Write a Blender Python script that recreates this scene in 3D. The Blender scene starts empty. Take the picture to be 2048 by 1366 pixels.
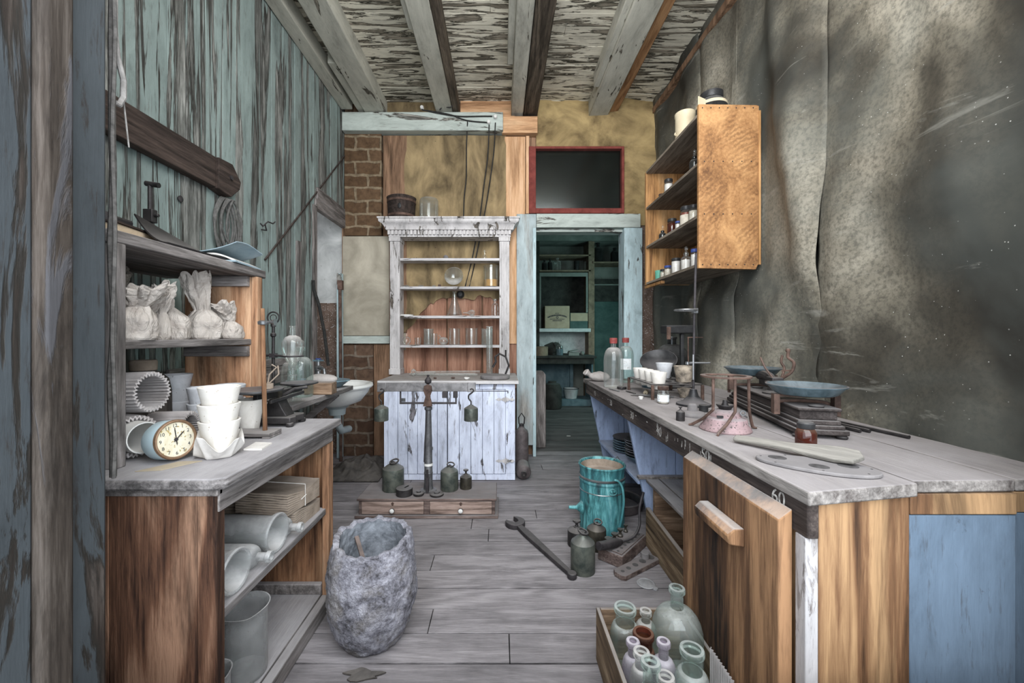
import bpy, bmesh, math, random
from mathutils import Vector, Matrix, Euler, noise as mno
random.seed(7)
C = bpy.context.scene.collection
PI = math.pi
# ---------------------------------------------------------------- camera, world, lights, exposure
H = 1.07                                     # camera height; metres; X right, Y into the room
F, CX, CY = 800.0, 1000.0, 672.0             # focal length and vanishing point in pixels of the 2048 frame
cd = bpy.data.cameras.new('camera'); cam = bpy.data.objects.new('camera', cd); C.objects.link(cam)
cd.sensor_width = 36; cd.lens = F / 2048 * 36; cd.clip_start = 0.05
cd.shift_x = (1024 - CX) / 2048; cd.shift_y = (CY - 683) / 2048
cam.location = (0, 0, H); cam.rotation_euler = (PI / 2, 0, 0)
S = bpy.context.scene; S.camera = cam
S.view_settings.view_transform = 'Standard'; S.view_settings.look = 'None'
S.cycles.max_bounces = 8; S.cycles.diffuse_bounces = 4; S.cycles.glossy_bounces = 3; S.cycles.transmission_bounces = 4; S.cycles.transparent_max_bounces = 14
S.view_settings.exposure = 0.0; S.view_settings.gamma = 1.0; S.view_settings.use_curve_mapping = False
wd = bpy.data.worlds.new('sky'); S.world = wd; wd.use_nodes = True
wb = wd.node_tree.nodes['Background']
wb.inputs[0].default_value = (0.80, 0.90, 1.0, 1); wb.inputs[1].default_value = 2.5
def area(name, loc, rot, sx, sy, power, col=(1, 1, 1), spread=PI):
    l = bpy.data.lights.new(name, 'AREA'); l.shape = 'RECTANGLE'; l.size = sx; l.size_y = sy
    l.energy = power; l.color = col; l.spread = spread
    o = bpy.data.objects.new(name, l); C.objects.link(o); o.location = loc; o.rotation_euler = rot
    return o
# daylight through the shop window behind the camera, an added upper fill, a back room lamp, and the side recess
area('window_daylight', (0.25, -0.55, 2.15), (math.radians(64), 0, 0), 2.6, 2.4, 105, (0.95, 0.97, 1.0))
area('upper_fill_light', (0.2, .60, 2.72), (math.radians(82), 0, 0), 1.9, 0.75, 44, (1.0, 0.975, 0.94))  # added fill lamp to brighten the ceiling and upper room
area('back_room_light', (2.35, 5.2, 1.7), (0, math.radians(78), 0), 1.2, 1.2, 26, (0.55, 0.95, 0.92))  # unseen area lamp lights the back room
area('recess_daylight', (-1.75, 2.75, 1.9), (math.radians(75), 0, 0), 0.5, 0.5, 3.2, (0.95, 0.97, 1.0))
# ---------------------------------------------------------------- places: pixel rays met with real planes
def onz(px, py, z):
    Y = (H - z) * F / (py - CY); return Vector(((px - CX) * Y / F, Y, z))
def onx(px, py, X):
    Y = X * F / (px - CX); return Vector((X, Y, H - (py - CY) * Y / F))
def ony(px, py, Y):
    return Vector(((px - CX) * Y / F, Y, H - (py - CY) * Y / F))
# ---------------------------------------------------------------- mesh builder
class MB:
    def __init__(s): s.v = []; s.f = []
    def add(s, vs, fs):
        o = len(s.v); s.v += [Vector(v) for v in vs]; s.f += [[i + o for i in f] for f in fs]; return s
    def box(s, x0, x1, y0, y1, z0, z1):
        return s.add([(x0,y0,z0),(x1,y0,z0),(x1,y1,z0),(x0,y1,z0),(x0,y0,z1),(x1,y0,z1),(x1,y1,z1),(x0,y1,z1)],
                     [(3,2,1,0),(4,5,6,7),(0,1,5,4),(1,2,6,5),(2,3,7,6),(3,0,4,7)])
    def bar(s, a, b, w, h, up=(0, 0, 1)):
        a, b = Vector(a), Vector(b); d = (b - a).normalized(); up = Vector(up)
        if abs(d.dot(up)) > .98: up = Vector((1, 0, 0))
        r = d.cross(up).normalized() * (w / 2); u = r.cross(d).normalized() * (h / 2)
        return s.add([a-r-u, a+r-u, a+r+u, a-r+u, b-r-u, b+r-u, b+r+u, b-r+u],
                     [(0,1,2,3),(7,6,5,4),(0,4,5,1),(1,5,6,2),(2,6,7,3),(3,7,4,0)])
    def lathe(s, prof, n=32, at=(0, 0, 0), sx=1, sy=1, M=None, closed=False):
        vs = []; fs = []; rows = []
        for r, z in prof:
            if r < 1e-6: rows.append([len(vs)]); vs.append(Vector((0, 0, z)))
            else:
                rows.append(list(range(len(vs), len(vs) + n)))
                for k in range(n):
                    a = 2 * PI * k / n; vs.append(Vector((r * math.cos(a) * sx, r * math.sin(a) * sy, z)))
        pr = list(zip(rows, rows[1:])) + ([(rows[-1], rows[0])] if closed else [])
        for A, B in pr:
            for k in range(n):
                k2 = (k + 1) % n
                if len(A) == 1 and len(B) == 1: continue
                if len(A) == 1: fs.append((A[0], B[k2], B[k]))
                elif len(B) == 1: fs.append((A[k], A[k2], B[0]))
                else: fs.append((A[k], A[k2], B[k2], B[k]))
        at = Vector(at)
        vs = [(M @ v if M else v) + at for v in vs]
        return s.add(vs, fs)
    def tube(s, path, r, n=10, closed=False, flat=1.0):
        P = [Vector(p) for p in path]; m = len(P); rs = r if isinstance(r, (list, tuple)) else [r] * m
        vs = []; fs = []; prev = None
        for i in range(m):
            if closed: d = P[(i + 1) % m] - P[i - 1]
            else: d = P[min(i + 1, m - 1)] - P[max(i - 1, 0)]
            d.normalize()
            if prev is None:
                u = Vector((0, 0, 1)) if abs(d.z) < .9 else Vector((1, 0, 0))
                u = (u - d * u.dot(d)).normalized()
            else: u = (prev - d * prev.dot(d)).normalized()
            prev = u; w = d.cross(u)
            for k in range(n):
                a = 2 * PI * k / n; vs.append(P[i] + (u * math.cos(a) * flat + w * math.sin(a)) * rs[i])
        for i in range(m if closed else m - 1):
            j = (i + 1) % m
            for k in range(n):
                k2 = (k + 1) % n; fs.append((i*n+k, i*n+k2, j*n+k2, j*n+k))
        if not closed: fs.append(tuple(range(n))[::-1]); fs.append(tuple(range((m-1)*n, m*n)))
        return s.add(vs, fs)
    def ring(s, c, R, r, n=28, m=8, axis='z', sx=1, sy=1):
        c = Vector(c); p = []
        for k in range(n):
            a = 2 * PI * k / n; x, y = R * math.cos(a) * sx, R * math.sin(a) * sy
            p.append(c + Vector({'z': (x, y, 0), 'y': (x, 0, y), 'x': (0, x, y)}[axis]))
        return s.tube(p, r, m, True)
    def prism(s, poly, a, b, axis='z'):
        n = len(poly)
        def P(p, t): return {'z': (p[0], p[1], t), 'y': (p[0], t, p[1]), 'x': (t, p[0], p[1])}[axis]
        vs = [P(p, a) for p in poly] + [P(p, b) for p in poly]
        fs = [tuple(range(n))[::-1], tuple(range(n, 2*n))] + [(k, (k+1) % n, n+(k+1) % n, n+k) for k in range(n)]
        return s.add(vs, fs)
    def ball(s, c, r, n=20, m=12, sx=1, sy=1, sz=1):
        return s.lathe([(r * math.sin(PI*i/m) if 0 < i < m else 0, -r*sz*math.cos(PI*i/m)) for i in range(m+1)], n, c, sx, sy)
    def grid(s, fn, nu, nv):
        vs = [fn(i / nu, j / nv) for j in range(nv + 1) for i in range(nu + 1)]
        fs = [(j*(nu+1)+i, j*(nu+1)+i+1, (j+1)*(nu+1)+i+1, (j+1)*(nu+1)+i) for j in range(nv) for i in range(nu)]
        return s.add(vs, fs)
    def sheet(s, fn, nu, nv, off):                     # a grid with real thickness: off = offset vector
        off = Vector(off); g = [Vector(fn(i / nu, j / nv)) for j in range(nv + 1) for i in range(nu + 1)]
        N = len(g); f = [(j*(nu+1)+i, j*(nu+1)+i+1, (j+1)*(nu+1)+i+1, (j+1)*(nu+1)+i) for j in range(nv) for i in range(nu)]
        fb = [tuple(k + N for k in q[::-1]) for q in f]
        ed = [i for i in range(nu)] ; rim = []
        bd = list(range(nu + 1)) + [j*(nu+1)+nu for j in range(1, nv+1)] + [nv*(nu+1)+i for i in range(nu-1, -1, -1)] + [j*(nu+1) for j in range(nv-1, 0, -1)]
        for k in range(len(bd)):
            a, b = bd[k], bd[(k+1) % len(bd)]; rim.append((b, a, a + N, b + N))
        return s.add(g + [v + off for v in g], f + fb + rim)
    def xf(s, M, st=0):
        for i in range(st, len(s.v)): s.v[i] = M @ s.v[i]
        return s
    def rough(s, amp, fr, seed=0, st=0, oct=1):
        o = Vector((seed * 7.3, seed * 3.1, -seed * 5.7))
        for i in range(st, len(s.v)):
            v = s.v[i]; d = Vector((0, 0, 0)); a, f = amp, fr
            for _ in range(oct): d += mno.noise_vector(v * f + o) * a; a *= .5; f *= 2.1
            s.v[i] = v + d
        return s
    def build(s, name, mat, parent=None, bev=0, ang=35, smooth=True, kind=None, seg=2):
        me = bpy.data.meshes.new(name); me.from_pydata([tuple(v) for v in s.v], [], s.f); me.update()
        bm = bmesh.new(); bm.from_mesh(me); bmesh.ops.recalc_face_normals(bm, faces=bm.faces[:]); bm.to_mesh(me); bm.free()
        if smooth:
            me.polygons.foreach_set('use_smooth', [True] * len(me.polygons))
            me.set_sharp_from_angle(angle=math.radians(ang))
        me.materials.append(mat); o = bpy.data.objects.new(name, me); C.objects.link(o)
        if parent: o.parent = parent
        if bev:
            b = o.modifiers.new('bevel', 'BEVEL'); b.width = bev; b.segments = seg; b.limit_method = 'ANGLE'; b.angle_limit = math.radians(40)
        if kind: o['kind'] = kind
        return o
def tag(o, label, cat, group=None):
    o['label'] = label; o['category'] = cat
    if group: o['group'] = group
    return o
def thing(name, label, cat, loc=(0, 0, 0), rz=0, group=None, rot=None):
    o = bpy.data.objects.new(name, None); C.objects.link(o); o.empty_display_size = .05
    o.location = loc; o.rotation_euler = rot or (0, 0, rz); return tag(o, label, cat, group)
def solo(mb, name, mat, label, cat, loc=(0, 0, 0), rz=0, group=None, rot=None, **k):
    o = mb.build(name, mat, **k); o.location = loc; o.rotation_euler = rot or (0, 0, rz); return tag(o, label, cat, group)
def kids(o): return [c for c in C.objects if c.parent == o]
def clone(o, loc=None, rz=None, label=None, parent=None, group=None, rot=None):
    c = o.copy(); C.objects.link(c)
    if parent: c.parent = parent
    if loc is not None: c.location = loc
    if rot is not None: c.rotation_euler = rot
    elif rz is not None: c.rotation_euler = (0, 0, rz)
    if label: c['label'] = label
    if group: c['group'] = group
    for ch in kids(o): clone(ch, parent=c)
    return c
def words(txt, size, mat, parent, loc, rot, name='number', ext=.0006, align='CENTER', shear=0):
    cu = bpy.data.curves.new(name, 'FONT'); cu.body = txt; cu.size = size; cu.extrude = ext; cu.align_x = align; cu.align_y = 'CENTER'; cu.shear = shear
    o = bpy.data.objects.new(name, cu); C.objects.link(o); o.data.materials.append(mat)
    me = bpy.data.meshes.new_from_object(o.evaluated_get(bpy.context.evaluated_depsgraph_get())); bpy.data.objects.remove(o)
    if not me.materials: me.materials.append(mat)
    o = bpy.data.objects.new(name, me); C.objects.link(o)
    o.location = loc; o.rotation_euler = rot; o.parent = parent; return o
# ---------------------------------------------------------------- materials
class G:
    def __init__(s, name):
        s.m = bpy.data.materials.new(name); s.m.use_nodes = True; s.t = s.m.node_tree; s.t.nodes.clear()
        s.out = s.t.nodes.new('ShaderNodeOutputMaterial'); s.co = s.n('TexCoord').outputs['Object']
    def n(s, t, props=None, **inp):
        nd = s.t.nodes.new('ShaderNode' + t)
        for k, v in (props or {}).items(): setattr(nd, k, v)
        for k, v in inp.items(): s.set(nd, k.replace('_', ' '), v)
        return nd
    def set(s, nd, k, v):
        i = nd.inputs[k]
        if isinstance(v, bpy.types.NodeSocket): s.t.links.new(v, i)
        elif isinstance(v, (tuple, list)) and len(v) == 3 and i.type == 'RGBA': i.default_value = (*v, 1)
        else: i.default_value = v
    def map(s, sc, loc=(0, 0, 0), vec=None, rot=(0, 0, 0)):
        if not isinstance(sc, (tuple, list)): sc = (sc,) * 3
        return s.n('Mapping', Vector=vec or s.co, Scale=tuple(sc), Location=tuple(loc), Rotation=tuple(rot)).outputs[0]
    def noise(s, sc, detail=4, rough=.55, dist=0, vec=None, loc=(0, 0, 0)):
        return s.n('TexNoise', Vector=s.map(sc, loc, vec), Scale=1.0, Detail=detail, Roughness=rough, Distortion=dist).outputs['Fac']
    def ramp(s, fac, stops, interp='LINEAR'):
        r = s.n('ValToRGB', Fac=fac); e = r.color_ramp.elements; r.color_ramp.interpolation = interp
        while len(e) < len(stops): e.new(.5)
        for el, (p, c) in zip(e, stops):
            el.position = p; el.color = (c, c, c, 1) if isinstance(c, (int, float)) else (*c, 1)
        return r.outputs[0]
    def mix(s, fac, a, b, mode='MIX'):
        m = s.n('Mix', {'data_type': 'RGBA', 'blend_type': mode})
        for i, v in ((0, fac), (6, a), (7, b)):
            if isinstance(v, bpy.types.NodeSocket): s.t.links.new(v, m.inputs[i])
            elif i: m.inputs[i].default_value = (*v, 1)
            else: m.inputs[i].default_value = v
        return m.outputs[2]
    def math(s, op, a, b=0, clamp=False):
        m = s.n('Math', {'operation': op, 'use_clamp': clamp})
        for i, v in ((0, a), (1, b)):
            if isinstance(v, bpy.types.NodeSocket): s.t.links.new(v, m.inputs[i])
            else: m.inputs[i].default_value = v
        return m.outputs[0]
    def up(s, lo=.55, hi=.95):                        # settled dust: how far a face looks up
        z = s.n('SeparateXYZ', Vector=s.n('NewGeometry').outputs['Normal']).outputs['Z']
        return s.n('MapRange', Value=z, **{'From_Min': lo, 'From_Max': hi}).outputs[0]
    def bump(s, h, st=.3, d=.01): return s.n('Bump', Strength=st, Distance=d, Height=h).outputs[0]
    def vary(s, col, amt=.25):
        r = s.n('NewGeometry').outputs['Random Per Island']
        v = s.math('MULTIPLY_ADD', r, amt); s.t.nodes[-1].inputs[2].default_value = 1 - amt / 2
        return s.n('HueSaturation', Value=v, Color=col).outputs[0]
    def fin(s, col, rough=.8, metal=0, nrm=None, spec=.3):
        p = s.n('BsdfPrincipled', Metallic=metal)
        s.set(p, 'Base Color', col); s.set(p, 'Roughness', rough); s.set(p, 'Specular IOR Level', spec)
        if nrm: s.set(p, 'Normal', nrm)
        s.t.links.new(p.outputs[0], s.out.inputs[0]); return s.m
    def dust(s, col, amt, dc=(.33, .31, .30), sc=9):
        if not amt: return col
        nz = s.ramp(s.noise(sc, 5), [(.25, amt * .55), (.7, min(1, amt * 1.1))])
        return s.mix(s.math('MULTIPLY', nz, s.up()), col, dc)
AX = {'X': (.07, 1, 1), 'Y': (1, .07, 1), 'Z': (1, 1, .07)}
def ax(a, sc): return tuple(sc * k for k in AX[a])
def wood(name, dark, mid, light, a='Z', g=34, paint=None, amt=.5, line=.0, psc=6, pstretch=None, dust=.5, dc=(.33,.31,.30), rough=.82, var=.3, bmp=.35, stain=.5, edge=(.02,.018,.015), sharp=.02, seed=0, flake=.7, fw=.10):
    m = G(name); lo = (seed * 3.7, seed * 1.9, seed * 2.3)
    gr = m.noise(ax(a, g * 5), 8, .68, .3, loc=lo); bl = m.noise(ax(a, g * .22), 6, .62, .8, loc=lo)
    fn = m.noise(tuple(g * .16 * (1 if k == 1 else .10) for k in AX[a]), 3, .5, .5, loc=lo)
    fig = m.math('MULTIPLY_ADD', m.math('SINE', m.math('MULTIPLY', fn, 70.0)), .5); m.t.nodes[-1].inputs[2].default_value = .5
    f = m.math('ADD', m.math('ADD', m.math('MULTIPLY', gr, .5), m.math('MULTIPLY', bl, .42)), m.math('MULTIPLY', fig, fw))
    col = m.ramp(f, [(.38, dark), (.51, mid), (.64, light)])
    col = m.vary(col, var)
    h = gr
    if stain:
        st = m.ramp(m.noise(tuple(g * .28 * (1 if k == 1 else .16) for k in AX[a]), 7, .72, 1.2, loc=(5 + seed, 2, 1)), [(.36, 1.0), (.53, 0.0)])
        col = m.mix(m.math('MULTIPLY', st, stain), col, tuple(c * .3 for c in dark))
    if paint:
        stv = pstretch or tuple(1 if k == 1 else .22 for k in AX[a])
        pn = m.noise(tuple(psc * k for k in stv), 7, .62, .9, loc=(9 + seed, 4, 2))
        t = 1 - amt; lo2, hi2 = .5 - (amt - .5) * .6, 0
        mask = m.ramp(pn, [(lo2 - sharp, 0.0), (lo2 + sharp, 1.0)])
        pc = m.ramp(m.noise(tuple(9 * (1 if k == 1 else .3) for k in AX[a]), 7, .7, .4, loc=lo), [(.30, tuple(c * .52 for c in paint)), (.47, tuple(c * .86 for c in paint)), (.68, tuple(min(1, c * 1.12) for c in paint))])
        pc = m.vary(pc, var * .5)
        fine = m.ramp(m.noise(tuple(g * 2.2 * (1 if k == 1 else .12) for k in AX[a]), 8, .72, .3), [(.33, 1.0), (.44, 0.0)])
        pc = m.mix(m.math('MULTIPLY', fine, flake), pc, tuple(c * .7 for c in mid))
        col = m.mix(mask, col, pc)
        if line:
            b = m.ramp(pn, [(lo2 - sharp * 2.6 - line, 0.0), (lo2 - sharp - line * .2, 1.0), (lo2 + sharp, 0.0)])
            col = m.mix(m.math('MULTIPLY', b, .92), col, edge)
        h = m.math('ADD', m.math('MULTIPLY', gr, .6), mask)
    col = m.dust(col, dust, dc)
    return m.fin(col, rough, 0, m.bump(h, bmp, .006), .25)
def metal(name, col, col2, met=.6, rough=.5, dust=.6, sc=18, bmp=.15, dc=(.33,.31,.30)):
    m = G(name); f = m.noise(sc, 6, .65, .4)
    c = m.ramp(f, [(.35, col), (.62, col2)]); c = m.dust(c, dust, dc)
    return m.fin(c, rough, met, m.bump(m.noise(sc * 4, 4), bmp, .003), .4)
def matte(name, col, col2, sc=14, dust=0, rough=.85, bmp=.15, spk=None, spa=.66, dc=(.33,.31,.30), bsc=None):
    m = G(name); f = m.noise(sc, 6, .62, .5)
    c = m.ramp(f, [(.33, col), (.66, col2)])
    if spk: c = m.mix(m.ramp(m.noise((sc[0] if isinstance(sc, tuple) else sc) * 9, 3), [(spa, 0.0), (spa + .03, 1.0)]), c, spk)
    c = m.dust(c, dust, dc)
    return m.fin(c, rough, 0, m.bump(m.noise(bsc or (sc[0] if isinstance(sc, tuple) else sc) * 4, 5), bmp, .004), .3)
def glass(name, tint=(.9, .95, .93), dust=.5, body=.08, rough=.06, dc=(.36,.35,.34)):
    m = G(name)
    lw = m.n('LayerWeight', Blend=.28)
    tr = m.n('BsdfTransparent', Color=tint).outputs[0]; gl = m.n('BsdfGlossy', Color=(.9, .95, .95), Roughness=rough).outputs[0]
    mx = m.n('MixShader'); fz = m.math('MULTIPLY_ADD', lw.outputs['Fresnel'], .35); m.t.nodes[-1].inputs[2].default_value = .035
    m.t.links.new(fz, mx.inputs[0]); m.t.links.new(tr, mx.inputs[1]); m.t.links.new(gl, mx.inputs[2])
    df = m.n('BsdfDiffuse', Color=dc).outputs[0]
    nz = m.ramp(m.noise(16, 5, .65), [(.3, .35), (.7, 1.0)])
    u = m.math('MULTIPLY_ADD', m.up(.15, .8), dust); m.t.nodes[-1].inputs[2].default_value = body
    d = m.math('MULTIPLY', nz, u, True)
    rim = m.math('MULTIPLY', m.math('POWER', lw.outputs['Facing'], 2.5), body * 3)
    d = m.math('ADD', d, rim, True)
    m2 = m.n('MixShader'); m.t.links.new(d, m2.inputs[0]); m.t.links.new(mx.outputs[0], m2.inputs[1]); m.t.links.new(df, m2.inputs[2])
    m.t.links.new(m2.outputs[0], m.out.inputs[0]); return m.m
# ---- materials used in the place
GREY = dict(dark=(.075,.066,.062), mid=(.20,.18,.17), light=(.34,.31,.30))
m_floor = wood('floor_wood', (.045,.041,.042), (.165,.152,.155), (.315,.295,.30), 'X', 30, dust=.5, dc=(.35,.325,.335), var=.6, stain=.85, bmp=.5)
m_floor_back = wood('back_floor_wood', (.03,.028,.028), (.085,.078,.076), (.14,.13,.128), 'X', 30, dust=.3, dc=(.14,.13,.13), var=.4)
m_lwall = wood('left_wall_paint', (.045,.043,.038), (.175,.178,.165), (.37,.37,.345), 'Z', 34, paint=(.25,.31,.295), amt=.52, line=.028, psc=13, pstretch=(1,1,.045), dust=0, var=.5, sharp=.009, stain=.55, flake=.75)
m_ceil = wood('ceiling_paint', (.09,.08,.06), (.26,.23,.18), (.46,.41,.33), 'X', 30, paint=(.74,.70,.58), amt=.53, line=.05, psc=25, pstretch=(.13,1,1), dust=0, var=.3, sharp=.010, edge=(.015,.018,.012), stain=.3, flake=.3)
m_beam = wood('beam_paint', (.10,.09,.07), (.28,.25,.20), (.46,.42,.34), 'Y', 26, paint=(.52,.51,.44), amt=.74, line=.04, psc=13, pstretch=(1,.2,1), dust=0, var=.15, sharp=.010, stain=.3, flake=.4)
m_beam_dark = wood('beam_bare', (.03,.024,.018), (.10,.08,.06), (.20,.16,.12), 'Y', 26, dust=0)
m_beam_or = wood('beam_orange', (.14,.065,.03), (.36,.19,.09), (.52,.30,.15), 'Y', 22, dust=0, stain=.3)
m_orX = wood('orange_timber', (.25,.13,.065), (.52,.30,.16), (.68,.44,.26), 'X', 16, dust=.2, stain=.35)
m_orZ = wood('orange_board', (.27,.14,.07), (.52,.31,.17), (.66,.43,.27), 'Z', 16, dust=.2, stain=.3)
m_brownZ = wood('brown_board', (.09,.052,.03), (.22,.13,.08), (.34,.21,.13), 'Z', 18, dust=.2, stain=.5)
m_redZ = wood('red_board', (.15,.07,.045), (.32,.165,.11), (.45,.26,.18), 'Z', 14, dust=.1, stain=.35)
m_greyX = wood('grey_plank_x', **GREY, a='X', g=30, dust=.7)
m_greyY = wood('grey_plank_y', **GREY, a='Y', g=30, dust=.75, dc=(.40,.385,.39))
m_greyZ = wood('grey_plank_z', **GREY, a='Z', g=30, dust=.5)
m_darkY = wood('dark_plank', (.016,.011,.009), (.045,.032,.027), (.085,.06,.05), 'Y', 30, dust=.4, dc=(.2,.19,.19), stain=.2)
m_jamb = wood('jamb_paint', (.014,.010,.008), (.042,.032,.026), (.095,.08,.07), 'Z', 24, paint=(.058,.067,.073), amt=.60, line=.012, psc=12, pstretch=(1,1,.16), dust=0, stain=.75, seed=3, flake=.8)
m_jamb2 = wood('jamb_worn', (.018,.013,.010), (.052,.041,.033), (.105,.088,.075), 'Z', 26, paint=(.07,.068,.072), amt=.40, psc=11, pstretch=(1,1,.14), dust=0, stain=.7, seed=5)
m_tabend = wood('table_end_wood', (.028,.013,.009), (.15,.072,.042), (.34,.195,.125), 'Z', 17, dust=.1, stain=.9, bmp=.7, fw=.2)
m_tabwood = wood('table_inner_wood', (.07,.032,.018), (.27,.135,.07), (.46,.27,.15), 'Z', 14, dust=.75, stain=.7)
m_shelfor = wood('upright_orange', (.10,.05,.028), (.40,.215,.12), (.62,.40,.25), 'Z', 12, dust=.4, stain=.8)
m_tabtop = wood('table_top_dusty', (.07,.062,.06), (.20,.185,.18), (.36,.33,.32), 'Y', 30, dust=.85, dc=(.40,.385,.395), stain=.6)
m_white = wood('hutch_white', (.11,.085,.065), (.26,.225,.19), (.40,.36,.31), 'Z', 26, paint=(.60,.575,.57), amt=.68, psc=15, dust=.25, line=.01, stain=.35, var=.08, seed=2)
m_whiteX = wood('hutch_white_shelf', (.11,.085,.065), (.26,.225,.19), (.40,.36,.31), 'X', 26, paint=(.56,.54,.545), amt=.64, psc=15, dust=.45, line=.008, stain=.3, var=.08)
m_blue = wood('cabinet_pale_blue', (.12,.10,.10), (.30,.29,.32), (.45,.44,.48), 'Z', 26, paint=(.72,.77,.92), amt=.70, psc=13, dust=.25, line=.008, stain=.2, var=.22)
m_hutchtop = wood('hutch_counter', (.11,.085,.065), (.28,.24,.20), (.42,.38,.33), 'X', 26, paint=(.62,.60,.60), amt=.8, psc=15, dust=.9, dc=(.30,.27,.25), line=.006)
m_cyan = wood('casing_cyan', (.10,.09,.08), (.26,.25,.23), (.42,.42,.38), 'Z', 20, paint=(.52,.66,.69), amt=.72, psc=9, dust=.1, line=.006, stain=.2, var=.1)
m_pale = wood('casing_pale', (.10,.09,.08), (.28,.26,.23), (.42,.41,.36), 'X', 20, paint=(.47,.52,.48), amt=.70, psc=9, dust=.2, line=.01, stain=.35, var=.1)
m_paleZ = wood('casing_pale_upright', (.10,.085,.07), (.30,.28,.25), (.47,.45,.41), 'Z', 18, paint=(.43,.50,.51), amt=.62, psc=6, pstretch=(1,1,.12), dust=.1, line=.0, stain=.35, var=.1, sharp=.08)
m_benchblue = wood('bench_blue', (.05,.058,.072), (.15,.18,.235), (.28,.32,.40), 'Z', 24, paint=(.35,.43,.61), amt=.74, psc=12, pstretch=(1,1,.3), dust=.4, line=.0, stain=.4, var=.15, sharp=.03)
m_blueend = wood('bench_end_blue', (.03,.027,.026), (.08,.082,.09), (.16,.17,.19), 'Z', 22, paint=(.12,.165,.22), amt=.82, psc=16, pstretch=(1,1,.4), dust=0, line=.0, stain=.5, var=.1, sharp=.03)
m_fascia = wood('bench_fascia', (.022,.016,.014), (.055,.042,.037), (.13,.105,.09), 'Y', 30, dust=.5, stain=.3)
m_benchtop = wood('bench_top_dusty', (.08,.066,.06), (.20,.18,.165), (.34,.31,.285), 'Y', 30, dust=.9, dc=(.33,.305,.305), stain=.6)
m_benchend = wood('bench_end_wood', (.028,.014,.008), (.165,.085,.042), (.37,.225,.115), 'Z', 9, dust=.1, stain=.8, bmp=.4, rough=.6, seed=4, fw=.2)
m_benchdoor = wood('bench_door_wood', (.016,.011,.009), (.13,.066,.034), (.37,.205,.105), 'Z', 11, dust=1.0, dc=(.43,.40,.38), stain=.95, seed=6, fw=.2)
m_whitestrip = wood('white_strip', (.08,.06,.055), (.22,.20,.19), (.38,.36,.35), 'Z', 26, paint=(.44,.42,.42), amt=.60, psc=26, dust=.1, stain=.4)
m_cupb = wood('cupboard_ply', (.16,.075,.028), (.50,.26,.10), (.66,.39,.18), 'Z', 12, dust=0, stain=.6, var=.05, rough=.6)
def sawn(name):
    m = G(name); n = m.noise((7, 7, 5), 7, .68, .6); fn = m.noise(70, 6, .7)
    w = m.n('TexWave', {'wave_type': 'RINGS', 'rings_direction': 'Y'}, Vector=m.map(1, (-.62, 0, .35)), Scale=13.0, Distortion=5.0, Detail=4.0, **{'Detail_Scale': 3.0}).outputs['Fac']
    gate = m.ramp(m.noise((5, 5, 3), 4, .6, .4, loc=(2, 0, 1)), [(.42, 0.0), (.60, 1.0)])
    f = m.math('ADD', m.math('MULTIPLY', n, .65), m.math('MULTIPLY', fn, .35))
    c = m.ramp(f, [(.36, (.11,.05,.02)), (.48, (.32,.16,.064)), (.62, (.52,.29,.125))])
    c = m.mix(m.math('MULTIPLY', m.math('MULTIPLY', m.ramp(w, [(.35, 1.0), (.62, 0.0)]), gate), .45), c, (.12,.055,.024))
    return m.fin(c, .6, 0, m.bump(fn, .25, .003), .3)
m_sawn = sawn('sawn_ply')
m_cupbshelf = wood('cupboard_shelf', (.09,.07,.05), (.22,.18,.14), (.34,.29,.23), 'Y', 24, dust=.7)
m_crate = wood('crate_wood', (.05,.032,.02), (.20,.135,.08), (.38,.28,.18), 'Y', 16, dust=.75, stain=.6)
m_crateX = wood('crate_wood_x', (.05,.03,.02), (.19,.12,.075), (.36,.25,.17), 'X', 16, dust=.6, stain=.6)
m_paddle = wood('paddle_wood', (.10,.092,.08), (.215,.20,.175), (.34,.32,.28), 'X', 30, dust=.5, dc=(.30,.285,.26), stain=.5)
m_balwood = wood('balance_wood', (.05,.033,.03), (.16,.115,.10), (.30,.24,.215), 'X', 24, dust=.9, dc=(.22,.205,.205), stain=.5)
m_drawer = wood('drawer_wood', (.11,.075,.06), (.30,.22,.185), (.44,.34,.29), 'X', 24, dust=.5, stain=.3)
def rock():
    m = G('pot_stone'); n = m.noise(16, 8, .7, .4); f = m.noise(85, 6, .7)
    c = m.ramp(m.math('ADD', m.math('MULTIPLY', n, .6), m.math('MULTIPLY', f, .4)), [(.38, (.085,.082,.092)), (.5, (.33,.325,.37)), (.62, (.58,.575,.64))])
    w = m.ramp(m.noise(7, 5, .6, .6, loc=(2, 5, 1)), [(.5, 0.0), (.62, .55)])
    c = m.mix(w, c, (.26,.235,.20))
    return m.fin(m.dust(c, .3, (.42,.42,.47)), .9, 0, m.bump(m.math('ADD', m.noise(46, 8, .7), m.math('MULTIPLY', n, .8)), 1.0, .02), .2)
m_stone = rock()
m_stoneshade = matte('pot_inner_shade', (.10,.11,.125), (.26,.28,.31), 26, .2, bmp=1.0, bsc=60, dc=(.3,.31,.34))  # stone of the pot's inside, darkened in colour to imitate its shade
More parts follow.
